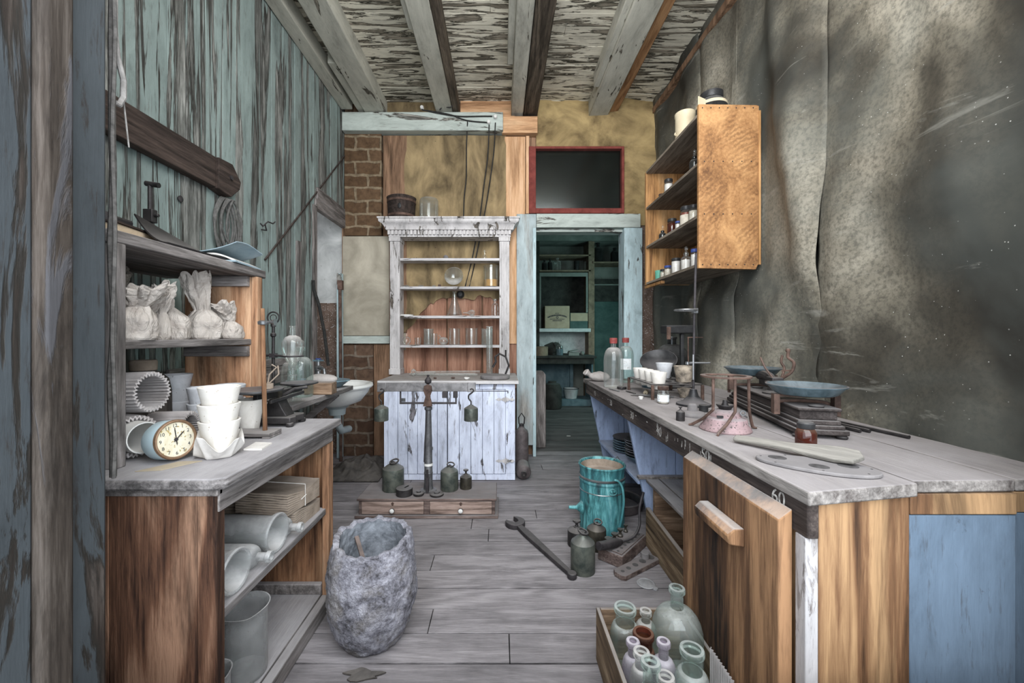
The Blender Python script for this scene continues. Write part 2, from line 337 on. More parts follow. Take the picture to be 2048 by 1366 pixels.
def crumpled(name, c1, c2):
    m = G(name); n = m.noise(13, 6, .62, .5); c = m.ramp(n, [(.33, c1), (.66, c2)])
    a = m.n('TexVoronoi', Vector=m.map((17, 17, 13)), Scale=1.0, Randomness=1.0).outputs['Distance']
    wv = m.n('TexNoise', Vector=m.map(18), Scale=1.0, Detail=2.0).outputs['Color']
    v2 = m.n('VectorMath', {'operation': 'MULTIPLY_ADD'}); m.t.links.new(wv, v2.inputs[0]); v2.inputs[1].default_value = (.9, .9, .9); m.t.links.new(m.map((34, 34, 19)), v2.inputs[2])
    b = m.n('TexVoronoi', {'feature': 'DISTANCE_TO_EDGE'}, Vector=v2.outputs[0], Scale=1.0).outputs['Distance']
    h = m.math('ADD', m.math('MULTIPLY', a, 1.0), m.math('MULTIPLY', m.noise((22, 22, 12), 6, .6, 1.0), 1.3))
    c = m.dust(c, .3, (.42,.40,.39))
    return m.fin(c, .85, 0, m.bump(h, .9, .016), .2)
m_paper = crumpled('bag_paper', (.36,.315,.28), (.60,.55,.50))
m_paperdk = crumpled('bag_paper_old', (.14,.12,.10), (.27,.235,.20))
m_kraft = matte('kraft_paper', (.21,.165,.125), (.40,.325,.26), 13, .35, bmp=.3, bsc=30, dc=(.40,.36,.33))
m_card = matte('corrugated_card', (.36,.33,.32), (.52,.49,.48), 9, .3, bmp=.2)
m_clay = matte('crucible_clay', (.66,.62,.56), (.84,.81,.76), 12, .1, spk=(.45,.38,.30), spa=.68, bmp=.15, dc=(.5,.5,.52))
m_claygrey = matte('crucible_grey', (.52,.53,.55), (.74,.75,.78), 12, .15, spk=(.3,.3,.3), spa=.67)
m_ceram = matte('white_ceramic', (.62,.61,.58), (.74,.73,.70), 8, .35, rough=.5, bmp=.05)
m_rustcup = matte('burnt_clay', (.07,.06,.05), (.50,.42,.33), 26, .2)
m_iron = metal('dark_iron', (.022,.02,.02), (.055,.05,.05), .5, .55, .75)
m_ironbare = metal('bare_iron', (.03,.028,.03), (.07,.062,.065), .5, .6, .35)
m_steel = metal('dull_steel', (.16,.165,.17), (.32,.325,.33), .75, .38, .35)
m_rust = metal('rusty_iron', (.045,.027,.021), (.15,.093,.072), .3, .75, .35)
m_brass = metal('green_brass', (.05,.062,.055), (.145,.155,.13), .5, .5, .6)
m_brassdk = metal('dark_brass', (.035,.032,.026), (.10,.09,.07), .6, .45, .6)
m_copper = metal('verdigris_copper', (.06,.20,.21), (.20,.56,.56), .15, .65, .3, sc=(16), bmp=.2)
def verdigris():
    m = G('verdigris_streaks'); f = m.noise((26, 26, 4), 7, .68, .7); b = m.noise(7, 5, .6, .6)
    c = m.ramp(f, [(.34, (.025,.05,.058)), (.46, (.055,.20,.21)), (.58, (.15,.43,.45)), (.72, (.40,.68,.68))])
    c = m.mix(m.ramp(b, [(.46, 0.0), (.64, .75)]), c, (.035,.16,.19))
    return m.fin(m.dust(c, .3), .6, .1, m.bump(f, .3, .004))
m_copper = verdigris()
m_enamelblue = metal('blue_enamel', (.05,.09,.12), (.16,.24,.28), .2, .28, .25)
m_pandust = metal('dusty_pan', (.05,.085,.10), (.14,.20,.23), .2, .35, 1.0, dc=(.235,.205,.20))
m_ironpan = metal('dusty_iron_pan', (.02,.02,.022), (.05,.05,.052), .4, .5, 1.0, dc=(.25,.235,.24))
m_pink = matte('pink_enamel', (.20,.14,.14), (.36,.25,.255), 16, .9, rough=.65, spk=(.07,.06,.055), spa=.61, dc=(.30,.275,.275))
m_sink = matte('sink_enamel', (.58,.58,.56), (.74,.74,.71), 6, .3, rough=.4, bmp=.03, spk=(.2,.14,.10), spa=.72)
m_basin = matte('basin_iron', (.24,.28,.29), (.36,.40,.40), 6, .2)
m_clockblue = matte('clock_case_blue', (.42,.54,.58), (.52,.64,.68), 6, .2, rough=.45, bmp=.03)
m_clockface = matte('clock_dial', (.60,.54,.38), (.80,.77,.66), 14, 0, rough=.6, spk=(.38,.29,.12), spa=.6)
m_bezel = metal('clock_bezel', (.20,.12,.07), (.34,.22,.14), .5, .5, .1)
m_black = matte('black_paint', (.012,.012,.013), (.03,.03,.031), 20, .3, rough=.5)
m_ink = matte('printed_ink', (.03,.034,.04), (.06,.065,.075), 30, 0)
m_inkwhite = matte('stencil_white', (.10,.09,.08), (.58,.56,.53), 90, 0)
m_rope = matte('rope_fibre', (.16,.15,.14), (.30,.285,.27), 60, 0)
m_wire = matte('wire_insulation', (.014,.014,.014), (.035,.034,.032), 40, .3)
m_cable = matte('cloth_cable', (.05,.047,.044), (.12,.113,.105), 60, 0)
m_galv = metal('galvanised', (.24,.24,.25), (.42,.42,.43), .2, .6, .3)
m_recess = matte('recess_dark', (.035,.032,.032), (.10,.095,.095), 40, 0)  # dark tone of the discs that mark the plate recesses
m_wiregrey = matte('grey_wire', (.07,.068,.064), (.15,.145,.14), 40, .2)
m_tan = matte('tan_paper', (.07,.05,.027), (.36,.265,.14), (5.0,5.0,2.0), 0, rough=.9, bmp=.25, bsc=90, spk=(.05,.04,.025), spa=.72)
m_tandoor = matte('tan_paper_warm', (.12,.082,.038), (.45,.33,.155), (3.2,3.2,4.0), 0, rough=.9, bmp=.25, bsc=90, spk=(.06,.05,.03), spa=.74)
m_felt = matte('grey_tan_felt', (.25,.225,.175), (.45,.41,.33), 3.4, 0, rough=.9, bmp=.2, bsc=90, spk=(.06,.05,.04), spa=.76)
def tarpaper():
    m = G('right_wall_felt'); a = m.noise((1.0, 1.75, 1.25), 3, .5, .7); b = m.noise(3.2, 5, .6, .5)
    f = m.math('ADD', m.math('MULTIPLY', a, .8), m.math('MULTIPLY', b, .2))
    c = m.ramp(f, [(.38, (.024,.021,.016)), (.47, (.075,.066,.05)), (.55, (.19,.17,.13)), (.65, (.38,.345,.275))])  # large blotches paint the light and shade of the bulges into the felt colour
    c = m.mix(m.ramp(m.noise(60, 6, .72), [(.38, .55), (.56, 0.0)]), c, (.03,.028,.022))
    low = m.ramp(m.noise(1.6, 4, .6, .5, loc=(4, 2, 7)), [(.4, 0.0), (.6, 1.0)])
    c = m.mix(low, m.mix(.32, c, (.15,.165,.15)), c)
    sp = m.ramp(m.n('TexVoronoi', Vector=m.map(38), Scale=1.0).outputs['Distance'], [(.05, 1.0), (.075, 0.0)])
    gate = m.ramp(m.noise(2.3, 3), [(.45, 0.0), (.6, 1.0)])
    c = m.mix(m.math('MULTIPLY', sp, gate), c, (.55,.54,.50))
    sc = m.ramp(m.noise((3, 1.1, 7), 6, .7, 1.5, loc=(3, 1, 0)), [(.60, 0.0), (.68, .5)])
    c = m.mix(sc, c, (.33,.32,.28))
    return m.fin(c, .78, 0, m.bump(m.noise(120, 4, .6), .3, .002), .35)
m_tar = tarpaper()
def bricks(name, c1, c2, mort, rowh=.115, bw=.23):
    m = G(name); v = m.map((1, 1, 1), vec=m.co)
    x = m.n('SeparateXYZ', Vector=m.co); cv = m.n('CombineXYZ', X=x.outputs['X'], Y=x.outputs['Z'], Z=0.0).outputs[0]
    wob = m.n('TexNoise', Vector=m.map(9), Scale=1.0, Detail=3.0).outputs['Color']
    cv2 = m.n('VectorMath', {'operation': 'MULTIPLY_ADD'}); m.t.links.new(wob, cv2.inputs[0]); cv2.inputs[1].default_value = (.05, .05, 0); m.t.links.new(cv, cv2.inputs[2])
    b = m.n('TexBrick', Vector=cv2.outputs[0], Scale=1.0, Color1=c1, Color2=c2, Mortar=mort)
    for k, val in (('Mortar Size', .012), ('Mortar Smooth', .3), ('Bias', 0.), ('Brick Width', bw), ('Row Height', rowh)): b.inputs[k].default_value = val
    n = m.noise(16, 6, .65); c = m.mix(m.ramp(n, [(.35, .6), (.6, 0.0)]), b.outputs['Color'], tuple(k * .4 for k in c1))
    return m.fin(c, .92, 0, m.bump(m.math('ADD', b.outputs['Fac'], m.math('MULTIPLY', n, -.6)), .6, .012), .15)
m_brick = bricks('brown_brick', (.085,.05,.028), (.155,.095,.055), (.27,.21,.14))
m_brickdk = bricks('dark_brick', (.085,.05,.034), (.15,.095,.065), (.20,.16,.125))
m_plaster = matte('white_plaster', (.30,.31,.305), (.54,.55,.54), 5, 0, bmp=.2, spk=(.15,.13,.11), spa=.73)
m_worn = matte('worn_brown_wall', (.07,.045,.033), (.17,.12,.095), 11, 0, bmp=.4, spk=(.45,.43,.42), spa=.63)
m_backwall = matte('back_room_wall', (.13,.15,.135), (.24,.265,.24), 4, 0, spk=(.06,.06,.05), spa=.7)
m_backwhite = matte('back_room_whitewash', (.42,.47,.47), (.60,.65,.64), 9, 0, spk=(.1,.1,.09), spa=.66)
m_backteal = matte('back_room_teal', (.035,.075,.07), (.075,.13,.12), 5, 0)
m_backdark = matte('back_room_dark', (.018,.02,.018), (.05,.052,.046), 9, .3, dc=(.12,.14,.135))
m_backblue = matte('back_room_blue', (.07,.12,.14), (.14,.21,.235), 8, 0)
m_backwood = matte('back_room_post', (.13,.10,.07), (.27,.21,.15), 10, 0)
m_redpaint = matte('red_window_paint', (.13,.028,.022), (.22,.052,.042), 14, 0, spk=(.4,.33,.28), spa=.72)
m_carton = matte('carton_board', (.36,.30,.21), (.46,.39,.28), 6, .2)
m_burlap = matte('burlap', (.03,.026,.023), (.105,.092,.08), 16, .2, bmp=.6)
m_sackgrey = matte('grey_sack', (.36,.33,.31), (.50,.46,.44), 12, .3, bmp=.4)
m_leather = matte('leather_pages', (.36,.27,.18), (.56,.44,.31), 18, .2)
m_bookpage = matte('book_pages', (.60,.57,.53), (.75,.72,.68), 30, .2)
m_bookblue = matte('book_blue', (.20,.29,.34), (.36,.44,.48), 9, .5, dc=(.45,.44,.44))
m_dustdisc = matte('dusty_plate', (.15,.14,.14), (.235,.22,.215), 18, .8, rough=.9, spk=(.4,.39,.38), spa=.7, dc=(.225,.21,.21))
m_jarwhite = matte('jar_powder_white', (.62,.58,.54), (.76,.73,.69), 30, 0, rough=.4)
m_jarred = matte('jar_powder_red', (.16,.03,.018), (.25,.06,.03), 30, 0, rough=.35)
m_jargreen = matte('jar_green', (.10,.34,.25), (.16,.44,.33), 20, 0, rough=.5)
m_jarlabel = matte('jar_label', (.50,.45,.37), (.66,.61,.52), 40, 0)
m_lidblack = matte('lid_black', (.015,.015,.016), (.035,.035,.036), 30, .5, rough=.4)
m_lidblue = matte('lid_blue', (.03,.05,.20), (.05,.09,.30), 30, .3, rough=.45)
m_capred = matte('cap_red', (.20,.035,.032), (.32,.085,.075), 30, .3, rough=.5)
m_cream = matte('cream_crock', (.60,.50,.34), (.74,.65,.47), 8, .2, rough=.5)
m_orangeliq = matte('orange_residue', (.42,.23,.07), (.58,.36,.14), 10, 0)
m_labelwhite = matte('white_label', (.62,.66,.68), (.78,.80,.80), 24, 0, spk=(.3,.25,.18), spa=.62)
g_clear = glass('clear_glass', (.985,.99,.985), .4, .05)
g_green = glass('green_glass', (.88,.96,.935), .65, .11, dc=(.40,.42,.40))
g_dusty = glass('dusty_glass', (.95,.97,.96), .85, .17, dc=(.46,.44,.42))
g_frost = glass('frosted_glass', (.92,.94,.94), .6, .40, dc=(.48,.475,.47))
g_purple = glass('violet_glass', (.72,.65,.74), .8, .42, dc=(.40,.37,.40))
g_dark = glass('dark_glass', (.10,.11,.12), .5, .12, dc=(.24,.235,.23))
g_amber = glass('amber_glass', (.42,.12,.045), .35, .12, dc=(.30,.17,.12))
g_pane = glass('transom_pane', (.35,.39,.37), 0, .05, .16, dc=(.10,.11,.10))
# ================================================================ the room shell
XL, XR, YB, ZC = -1.39, 1.40, 3.60, 3.17
P = YB / F
def bx(px): return (px - CX) * P                 # back-wall x and z of a photo pixel
def bz(py): return H - (py - CY) * P
ST = dict(kind='structure')
# floor boards run across the room
mb = MB(); r = random.Random(3); y = .3
while y < 7.2:
    w = .118 + r.random() * .016; x = -2.4
    while x < 2.6:
        x2 = min(2.6, x + 1.4 + r.random() * 1.8)
        if 2.6 - x2 < .5: x2 = 2.6
        if y < 3.6: mb.box(x + .0012, x2 - .0012, y + .0015, y + w - .0015, -.03 - r.random() * .001, -r.random() * .0025)
        x = x2
    y += w
    if y >= 3.6: break
mb.build('floor', m_floor, bev=.002, **ST)
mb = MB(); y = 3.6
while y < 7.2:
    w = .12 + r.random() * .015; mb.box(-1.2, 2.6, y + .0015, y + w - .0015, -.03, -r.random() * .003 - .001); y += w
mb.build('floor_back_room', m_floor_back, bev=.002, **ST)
MB().box(-2.6, 2.8, -.3, 7.4, -.12, -.031).build('floor_base', m_backdark, **ST)
# left wall: vertical boards
mb = MB(); y = .79
while y < 3.02:
    w = min(.095 + r.random() * .05, 3.02 - y); d = r.random() * .006
    mb.box(XL - .03, XL - d, y + .001, y + w - .001, 0, 3.2); y += w
y = 3.02
while y < 3.58:
    w = min(.13, 3.6 - y); mb.box(XL - .03, XL - r.random() * .004, y + .001, y + w - .001, 2.17, 3.2); y += w
mb.build('wall_left', m_lwall, bev=.002, **ST)
MB().box(XL - .06, XL - .031, .6, 3.02, 0, 3.2).build('wall_left_backing', m_backdark, **ST)
# boarded header over the opening in the left wall, and its jamb
mb = MB(); mb.box(XL - .03, XL + .012, 3.0, 3.58, 2.035, 2.105).box(XL - .03, XL + .010, 3.03, 3.58, 2.108, 2.20)
mb.build('trim_1', m_greyY, bev=.003, **ST)
mb = MB(); mb.bar((XL + .004, 2.36, 1.52), (XL + .004, 3.57, 2.68), .010, .008); mb.build('trim_2', m_darkY, **ST)
MB().box(XL - .05, XL + .012, 2.965, 3.02, 0, 2.05).build('trim_3', m_greyZ, bev=.004, **ST)
MB().box(XL - .02, XL + .02, 2.72, 2.76, .9, 1.72).build('trim_4', m_greyZ, bev=.004, **ST)
# recess behind the opening
MB().box(-2.3, -1.43, 3.66, 3.72, 1.37, 2.4).build('wall_recess_plaster', m_plaster, **ST)
MB().box(-2.3, -1.41, 3.64, 3.72, 0, 1.37).build('wall_recess', m_worn, **ST)
MB().box(-2.36, -2.3, 2.4, 3.72, 0, 2.4).build('wall_recess_side', m_plaster, **ST)
MB().box(-2.36, XL - .06, 2.34, 2.4, 0, 2.4).build('wall_recess_front', m_plaster, **ST)
MB().box(-2.36, XL - .03, 2.34, 3.72, 2.4, 2.44).build('ceiling_recess', m_plaster, **ST)
MB().box(-1.43, -1.388, 3.50, 3.545, 0, 1.62).build('trim_5', m_cyan, bev=.003, **ST)
# back wall: carcass, then every sheet, board and brick face on it
D0, D1, T0, T1, TX0, TX1 = .324, 1.103, 2.033, 2.16, .262, 1.10
mb = MB()
mb.box(XL - .04, D0, 3.62, 3.72, 0, 2.16).box(XL - .04, TX0, 3.62, 3.72, 2.16, 2.75).box(XL - .04, 1.5, 3.62, 3.72, 2.75, 3.3)
mb.box(D0, D1, 3.62, 3.72, T0, T1).box(D1, 1.5, 3.62, 3.72, 0, 2.75)
mb.build('wall_back', m_brownZ, **ST)
MB().box(bx(692), bx(765), 3.565, 3.62, bz(473), bz(268)).build('wall_back_brick', m_brick, **ST)
MB().box(bx(690), bx(748), 3.570, 3.62, 0, bz(690)).build('wall_back_brick_lower', m_brickdk, **ST)
MB().box(bx(749), bx(800), 3.578, 3.62, 0, bz(688)).build('trim_6', m_brownZ, bev=.002, **ST)
MB().box(bx(768), bx(815), 3.572, 3.62, 1.1, bz(274)).build('trim_7', m_brownZ, bev=.002, **ST)
mb = MB()
for a, b in ((783, 893), (896, 963), (966, 1036)): mb.box(bx(a), bx(b), 3.590, 3.62, .60, 1.60)
mb.build('wall_back_red_boards', m_redZ, bev=.003, **ST)
def bulge(x, z, s, amp): return amp * (mno.noise(Vector((x * 2.3 + s, z * 1.5, s))) + .5 * mno.noise(Vector((x * 5 + s, z * 3.1, s + 4))) + .35)
def sheet_back(name, px0, px1, py0, py1, y0, mat, amp, seed, low=None, nu=40, nv=60, fold=()):
    x0, x1, z1, z0 = bx(px0), bx(px1), bz(py0), bz(py1)
    def fn(u, v):
        x = x0 + (x1 - x0) * u; zb = low(u) if low else z0; z = zb + (z1 - zb) * v
        d = abs(bulge(x, z, seed, amp))
        for fx, fw, fa in fold: d += fa * math.exp(-((x - fx) / fw) ** 2)
        e = min(u, 1 - u, v, 1 - v) * 8; d *= min(1, .25 + e)
        return (x, y0 - d, z)
    MB().sheet(fn, nu, nv, (0, .003, 0)).build(name, mat, ang=60, **ST)
def torn(u):                                       # ragged lower edge of the tan paper behind the hutch
    t = u * 1.0
    base = 1.40 if t > .30 else 1.08 + t * .95
    return base + .03 * mno.noise(Vector((u * 14, 3, 1))) + (.02 if int(u * 7) % 2 else 0)
sheet_back('wall_back_paper', 806, 1012, 274, 600, 3.576, m_tan, .020, 2, torn, fold=((bx(893), .012, .012), (bx(990), .03, .03), (bx(940), .06, .02)))
sheet_back('wall_back_paper_scrap', 786, 812, 440, 700, 3.586, m_felt, .004, 5)
sheet_back('wall_back_felt', 689, 781, 475, 671, 3.560, m_felt, .022, 8, fold=())
MB().box(bx(689), bx(782), 3.548, 3.58, bz(687), bz(672)).build('trim_8', m_pale, bev=.003, **ST)
MB().box(bx(1009), bx(1050), 3.574, 3.62, 1.0, bz(276)).build('trim_9', m_orZ, bev=.002, **ST)
MB().box(bx(1051), bx(1058), 3.560, 3.62, 2.16, bz(276)).build('trim_10', m_orZ, bev=.002, **ST)
MB().box(bx(692), bx(1006), 3.50, 3.60, bz(272), bz(236)).build('beam_green', m_pale, bev=.006, **ST)
MB().box(bx(1004), bx(1074), 3.535, 3.62, bz(273), bz(240)).build('beam_orange', m_orX, bev=.004, **ST)
MB().box(bx(921), bx(1030), 3.575, 3.62, bz(238), bz(203)).build('trim_11', m_orX, bev=.003, **ST)
sheet_back('wall_back_paper_top', 772, 880, 200, 237, 3.596, m_tan, .006, 11, nv=12)
sheet_back('wall_back_paper_above_door', 1072, 1316, 198, 298, 3.584, m_tandoor, .05, 14, nv=24, fold=((bx(1240), .10, .03),))
sheet_back('wall_back_paper_beside_door', 1244, 1316, 296, 452, 3.586, m_tandoor, .045, 21, nu=16)
sheet_back('wall_back_corner', 1281, 1318, 440, 770, 3.596, m_worn, .006, 23, nu=8)
# door opening: casings, header, reveals
MB().box(bx(1072), bx(1277), 3.545, 3.62, bz(458), bz(431)).build('trim_12', m_pale, bev=.003, **ST)
MB().box(bx(1245), bx(1281), 3.55, 3.72, 0, bz(458.5)).build('trim_13', m_cyan, bev=.003, **ST)
MB().box(bx(1033), bx(1071.5), 3.552, 3.62, .10, bz(431)).build('trim_14', m_paleZ, bev=.003, **ST)
MB().box(bx(1065), bx(1071), 3.545, 3.72, 0, bz(459)).build('trim_15', m_cyan, bev=.002, **ST)
MB().box(D0, D1, 3.6, 3.72, T0 - .025, T0).build('trim_16', m_pale, bev=.002, **ST)
# transom window over the door: red frame, dark pane, dark room behind
w = bpy.data.objects.new('window_1', None); C.objects.link(w); w['kind'] = 'structure'
x0, x1, z0, z1 = bx(1057), bx(1245), bz(430), bz(298)
mb = MB().box(x0, x0 + .062, 3.545, 3.62, z0, z1).box(x1 - .022, x1, 3.545, 3.62, z0, z1)
mb.box(x0 + .062, x1 - .022, 3.545, 3.62, z0, z0 + .045).box(x0 + .062, x1 - .022, 3.545, 3.62, z1 - .022, z1)
mb.build('window_frame', m_redpaint, w, bev=.003)
MB().box(x0 + .055, x1 - .018, 3.590, 3.594, z0 + .04, z1 - .018).build('window_pane', g_pane, w)
# right wall: loose roofing felt hung in overlapping lengths, bulging and curling at the laps
def felt(y0, y1, seed, lap, amp):
    ny = max(8, int((y1 - y0) / .022))
    def fn(u, v):
        y = y1 + (y0 - y1) * u; z = .60 + 2.58 * v
        b = bulge(y * 1.0, z * .7, seed, .085) + .022 * mno.noise(Vector((y * 7, z * 1.2, seed)))
        b += .012 * mno.noise(Vector((y * 2, z * 9, seed + 2)))
        b = max(0, b)
        fl = max(0, min(1, (y-1.95)/.15)) * max(0, min(1, (3.1-y)/.12)) * max(0, min(1, (z-1.32)/.1)) * max(0, min(1, (2.45-z)/.12))
        b *= 1 - .93*fl
        e = math.exp(-((1 - u) * (y1 - y0) / .05) ** 2)            # the near edge lifts and waves
        b += lap * e * (.6 + .5 * math.sin(z * 3.1 + seed))
        b *= 1 - .55*e - .4*math.exp(-(u*(y1-y0)/.08)**2)
        y += .012 * math.sin(z * 2.6 + seed) * e + .010 * mno.noise(Vector((z * 4, seed, 0))) * e
        return (XR + .006 - b, y, z)
    return fn, ny
mb = MB()
for k, (a, b, lp) in enumerate(((.79, 1.74, .012), (1.70, 2.40, .014), (2.36, 2.80, .036), (2.77, 3.585, .02))):
    fn, ny = felt(a, b, k * 3.3 + 1, lp, .06); mb.sheet(fn, ny, 70, (.004, 0, 0))
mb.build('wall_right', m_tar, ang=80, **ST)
MB().box(XR + .012, XR + .05, .5, 3.72, 0, 3.3).build('wall_right_backing', m_backdark, **ST)
MB().box(XR - .035, XR + .01, .8, 3.59, 3.06, 3.11).build('trim_17', m_brownZ, bev=.004, **ST)
# ceiling boards and rafters
mb = MB(); y = .5
while y < 3.62:
    w = .085 + r.random() * .02; x = -1.5
    while x < 1.5:
        x2 = min(1.5, x + 1.2 + r.random() * 2); mb.box(x, x2 - .001, y + .001, y + w - .001, ZC + r.random() * .004, ZC + .03); x = x2
    y += w
mb.build('ceiling', m_ceil, bev=.002, **ST)
MB().box(-1.6, 1.6, .4, 3.75, ZC + .036, ZC + .08).build('ceiling_deck', m_backdark, **ST)
def rafter(px0, px1, mat, zb=3.037, y0=.8, y1=3.60, name='ceiling_beam'):
    return MB().box(bx(px0), bx(px1), y0, y1, zb, ZC + .012).build(name, mat, bev=.006, **ST)
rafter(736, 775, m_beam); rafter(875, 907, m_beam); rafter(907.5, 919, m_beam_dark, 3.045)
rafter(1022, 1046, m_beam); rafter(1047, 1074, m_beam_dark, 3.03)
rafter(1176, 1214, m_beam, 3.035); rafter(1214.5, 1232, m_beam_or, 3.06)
mb = MB(); mb.box(bx(1166), bx(1176), 1.9, 3.2, 3.06, ZC).box(bx(1012), bx(1022), 2.0, 2.95, 3.07, ZC)
mb.box(bx(868), bx(875), 1.2, 2.6, 3.06, ZC).box(bx(722), bx(736), 2.9, 3.58, 3.05, ZC)
mb.build('ceiling_beam_cleats', m_beam, bev=.004, **ST)
MB().box(XL, XL + .10, .8, 3.50, 3.05, ZC).build('beam_left_ledger', m_beam, bev=.006, **ST)
# front wall: the shop window's left jamb stands close to the camera; sill below and lintel above
MB().box(-2.2, -.80, .49, .78, 0, 3.3).build('wall_front_left', m_backdark, **ST)
MB().box(-.80, -.765, .49, .655, 0, 3.3).build('trim_18', m_jamb, bev=.004, **ST)
MB().box(-.80, -.742, .655, .698, 0, 3.3).build('trim_19', m_jamb2, bev=.005, **ST)
MB().box(-.80, -.772, .698, .786, 0, 3.3).build('trim_20', m_jamb, bev=.006, **ST)
MB().box(-.78, 1.5, .49, .70, 0, .42).build('wall_front_sill', m_greyX, **ST)
MB().box(1.12, 1.6, .49, .78, .42, 3.3).build('wall_front_right', m_backdark, **ST)
# back room shell
mb = MB().box(-1.3, 2.6, 7.0, 7.06, 0, 3.2); mb.build('wall_far', m_backwall, **ST)
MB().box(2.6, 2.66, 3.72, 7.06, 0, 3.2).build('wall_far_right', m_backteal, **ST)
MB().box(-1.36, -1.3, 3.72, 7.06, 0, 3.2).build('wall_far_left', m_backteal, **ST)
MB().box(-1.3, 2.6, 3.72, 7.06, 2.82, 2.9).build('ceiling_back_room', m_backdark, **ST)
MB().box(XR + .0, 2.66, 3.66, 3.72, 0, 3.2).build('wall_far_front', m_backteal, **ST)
# ================================================================ left side: table, shelf unit and what they hold
TZ = .735
# ---- the table
t = thing('work_table', 'wooden work table with open shelves and dusty grey top, left of the doorway', 'table', (-.98, 1.28, 0))
def lt(mb): return mb.xf(Matrix.Translation((.98, -1.28, 0)))
mb = MB().prism([(-1.32,.93),(-.675,.93),(-.645,.945),(-.645,1.63),(-1.32,1.63)], TZ-.028, TZ); lt(mb).build('table_top', m_tabtop, t, bev=.007)
mb = MB().box(-.692,-.668,.952,1.60,TZ-.085,TZ-.029).box(-1.3,-.668,.945,.965,TZ-.045,TZ-.029); lt(mb).build('apron', m_greyY, t, bev=.003)
mb = MB()
for a, b in ((-1.31,-1.13),(-1.129,-.93),(-.929,-.72)): mb.box(a, b, .95, .972, .0, TZ-.029)
lt(mb).build('side_panel', m_tabend, t, bev=.002)
lt(MB().box(-.719,-.672,.948,.978,0,TZ-.03)).build('corner_post', m_tabend, t, bev=.003)
lt(MB().box(-1.31,-.70,1.585,1.61,0,TZ-.029)).build('side_panel', m_tabwood, t, bev=.002)
lt(MB().box(-.70,-.672,1.572,1.612,0,TZ-.086)).build('corner_post', m_shelfor, t, bev=.003)
lt(MB().box(-1.32,-1.30,.95,1.61,0,TZ-.029)).build('back_panel', m_tabwood, t)
lt(MB().box(-1.30,-.685,.973,1.584,.368,.392)).build('shelf', m_tabtop, t, bev=.003)
lt(MB().box(-1.30,-.70,.973,1.584,.035,.06)).build('shelf', m_tabtop, t, bev=.003)
lt(MB().box(-.70,-.668,.979,1.571,0,.055).box(-1.29,-.70,1.56,1.584,.06,.10)).build('plinth', m_greyY, t, bev=.004)
# ---- the open shelf unit standing on the table
u = thing('shelf_unit', 'open wooden shelf unit standing on the left work table', 'shelf', (-1.18, 1.3, TZ))
def lu(mb): return mb.xf(Matrix.Translation((1.18, -1.3, -TZ)))
lu(MB().box(-1.25,-.985,1.585,1.612,TZ,1.305)).build('upright', m_shelfor, u, bev=.003)
lu(MB().box(-.984,-.960,1.582,1.618,TZ,1.305)).build('face_post', m_shelfor, u, bev=.003)
lu(MB().box(-1.25,-.962,1.0,1.03,TZ,1.305)).build('upright', m_greyZ, u, bev=.003)
lu(MB().box(-1.37,-.965,.99,1.65,1.306,1.338)).build('shelf', m_greyY, u, bev=.004)
lu(MB().box(-1.37,-.985,1.03,1.585,1.035,1.058)).build('shelf', m_greyY, u, bev=.003)
for zc in (1.265, .99): lu(MB().box(-1.24,-.99,1.565,1.584,zc,zc+.04)).build('cleat', m_greyX, u, bev=.002)
# ---- paper bags on the middle shelf
def bag(name, w, h, seed, mat, neck=.45, npos=.55, flare=.8, lean=(0, 0), squash=.8, crump=1.0):
    fine = []; nb = 16
    for i in range(nb + 1):                                     # plump body up to the pinched neck
        t = i / nb; rr = .53 * (1 - abs(2*t - .95)**3.5 / 6.5) if t < .5 else .53 + (neck*.32 - .53) * ((t-.5)/.5)**2.2
        fine.append((max(0.02, rr) if i else .43, npos * t))
    for i in range(1, 15):                                      # loose gathered mouth above the neck
        t = i / 14; fine.append((neck*.32 + (flare*.50 - neck*.32) * min(1, t*1.35)**.8, npos + (1-npos)*t))
    for i in range(1, 7): t = i / 6; fine.append((max(.015, flare*.47*(1-t) + .015), 1 - (1-npos)*.75*t**.8))
    fine = [(0, 0)] + fine + [(0, fine[-1][1] - .01)]
    mb = MB().lathe(fine, 84)
    for v in mb.v:
        rr = math.hypot(v.x, v.y); a = math.atan2(v.y, v.x); tz = v.z
        top = min(1, max(0, (tz - npos*.8) / (1 - npos*.8)))
        q = Vector((math.cos(a)*1.1, math.sin(a)*1.1, tz*2.6)) + Vector((seed*5.1, seed, 0))
        sq = 1 + .10 * abs(math.cos(2*a)) * max(0, 1 - tz/npos)
        d, _p = mno.voronoi(q * (1.5 + .9*top))
        fold = abs(math.sin(a*3.5 + seed + tz*3 + 1.2*mno.noise(q))) - .5
        d2, _p = mno.voronoi(q*2.3 + Vector((9, 2, 4))); wr = mno.noise(q*1.3)*.07 + (d[0] - .4)*(.05 + .30*top)*crump + (d2[1] - d2[0] - .25)*.10 + abs(mno.noise(q*2.4))*-.10 + fold*(.05 + .42*top)
        k = sq * (1 + wr*min(1, tz*7 + .1))
        zz = tz + top*(.12*mno.noise(q*1.7) + .07*math.sin(a + seed) + .07*fold)
        L = max(0, tz - npos*.75)
        v.x = rr*math.cos(a)*k*w + lean[0]*L*h; v.y = rr*math.sin(a)*k*w*squash + lean[1]*L*h; v.z = max(0, min(zz, 1.12)*h)
    return mb
BG = 'crumpled paper bags on the middle shelf'
BZ = 1.0585
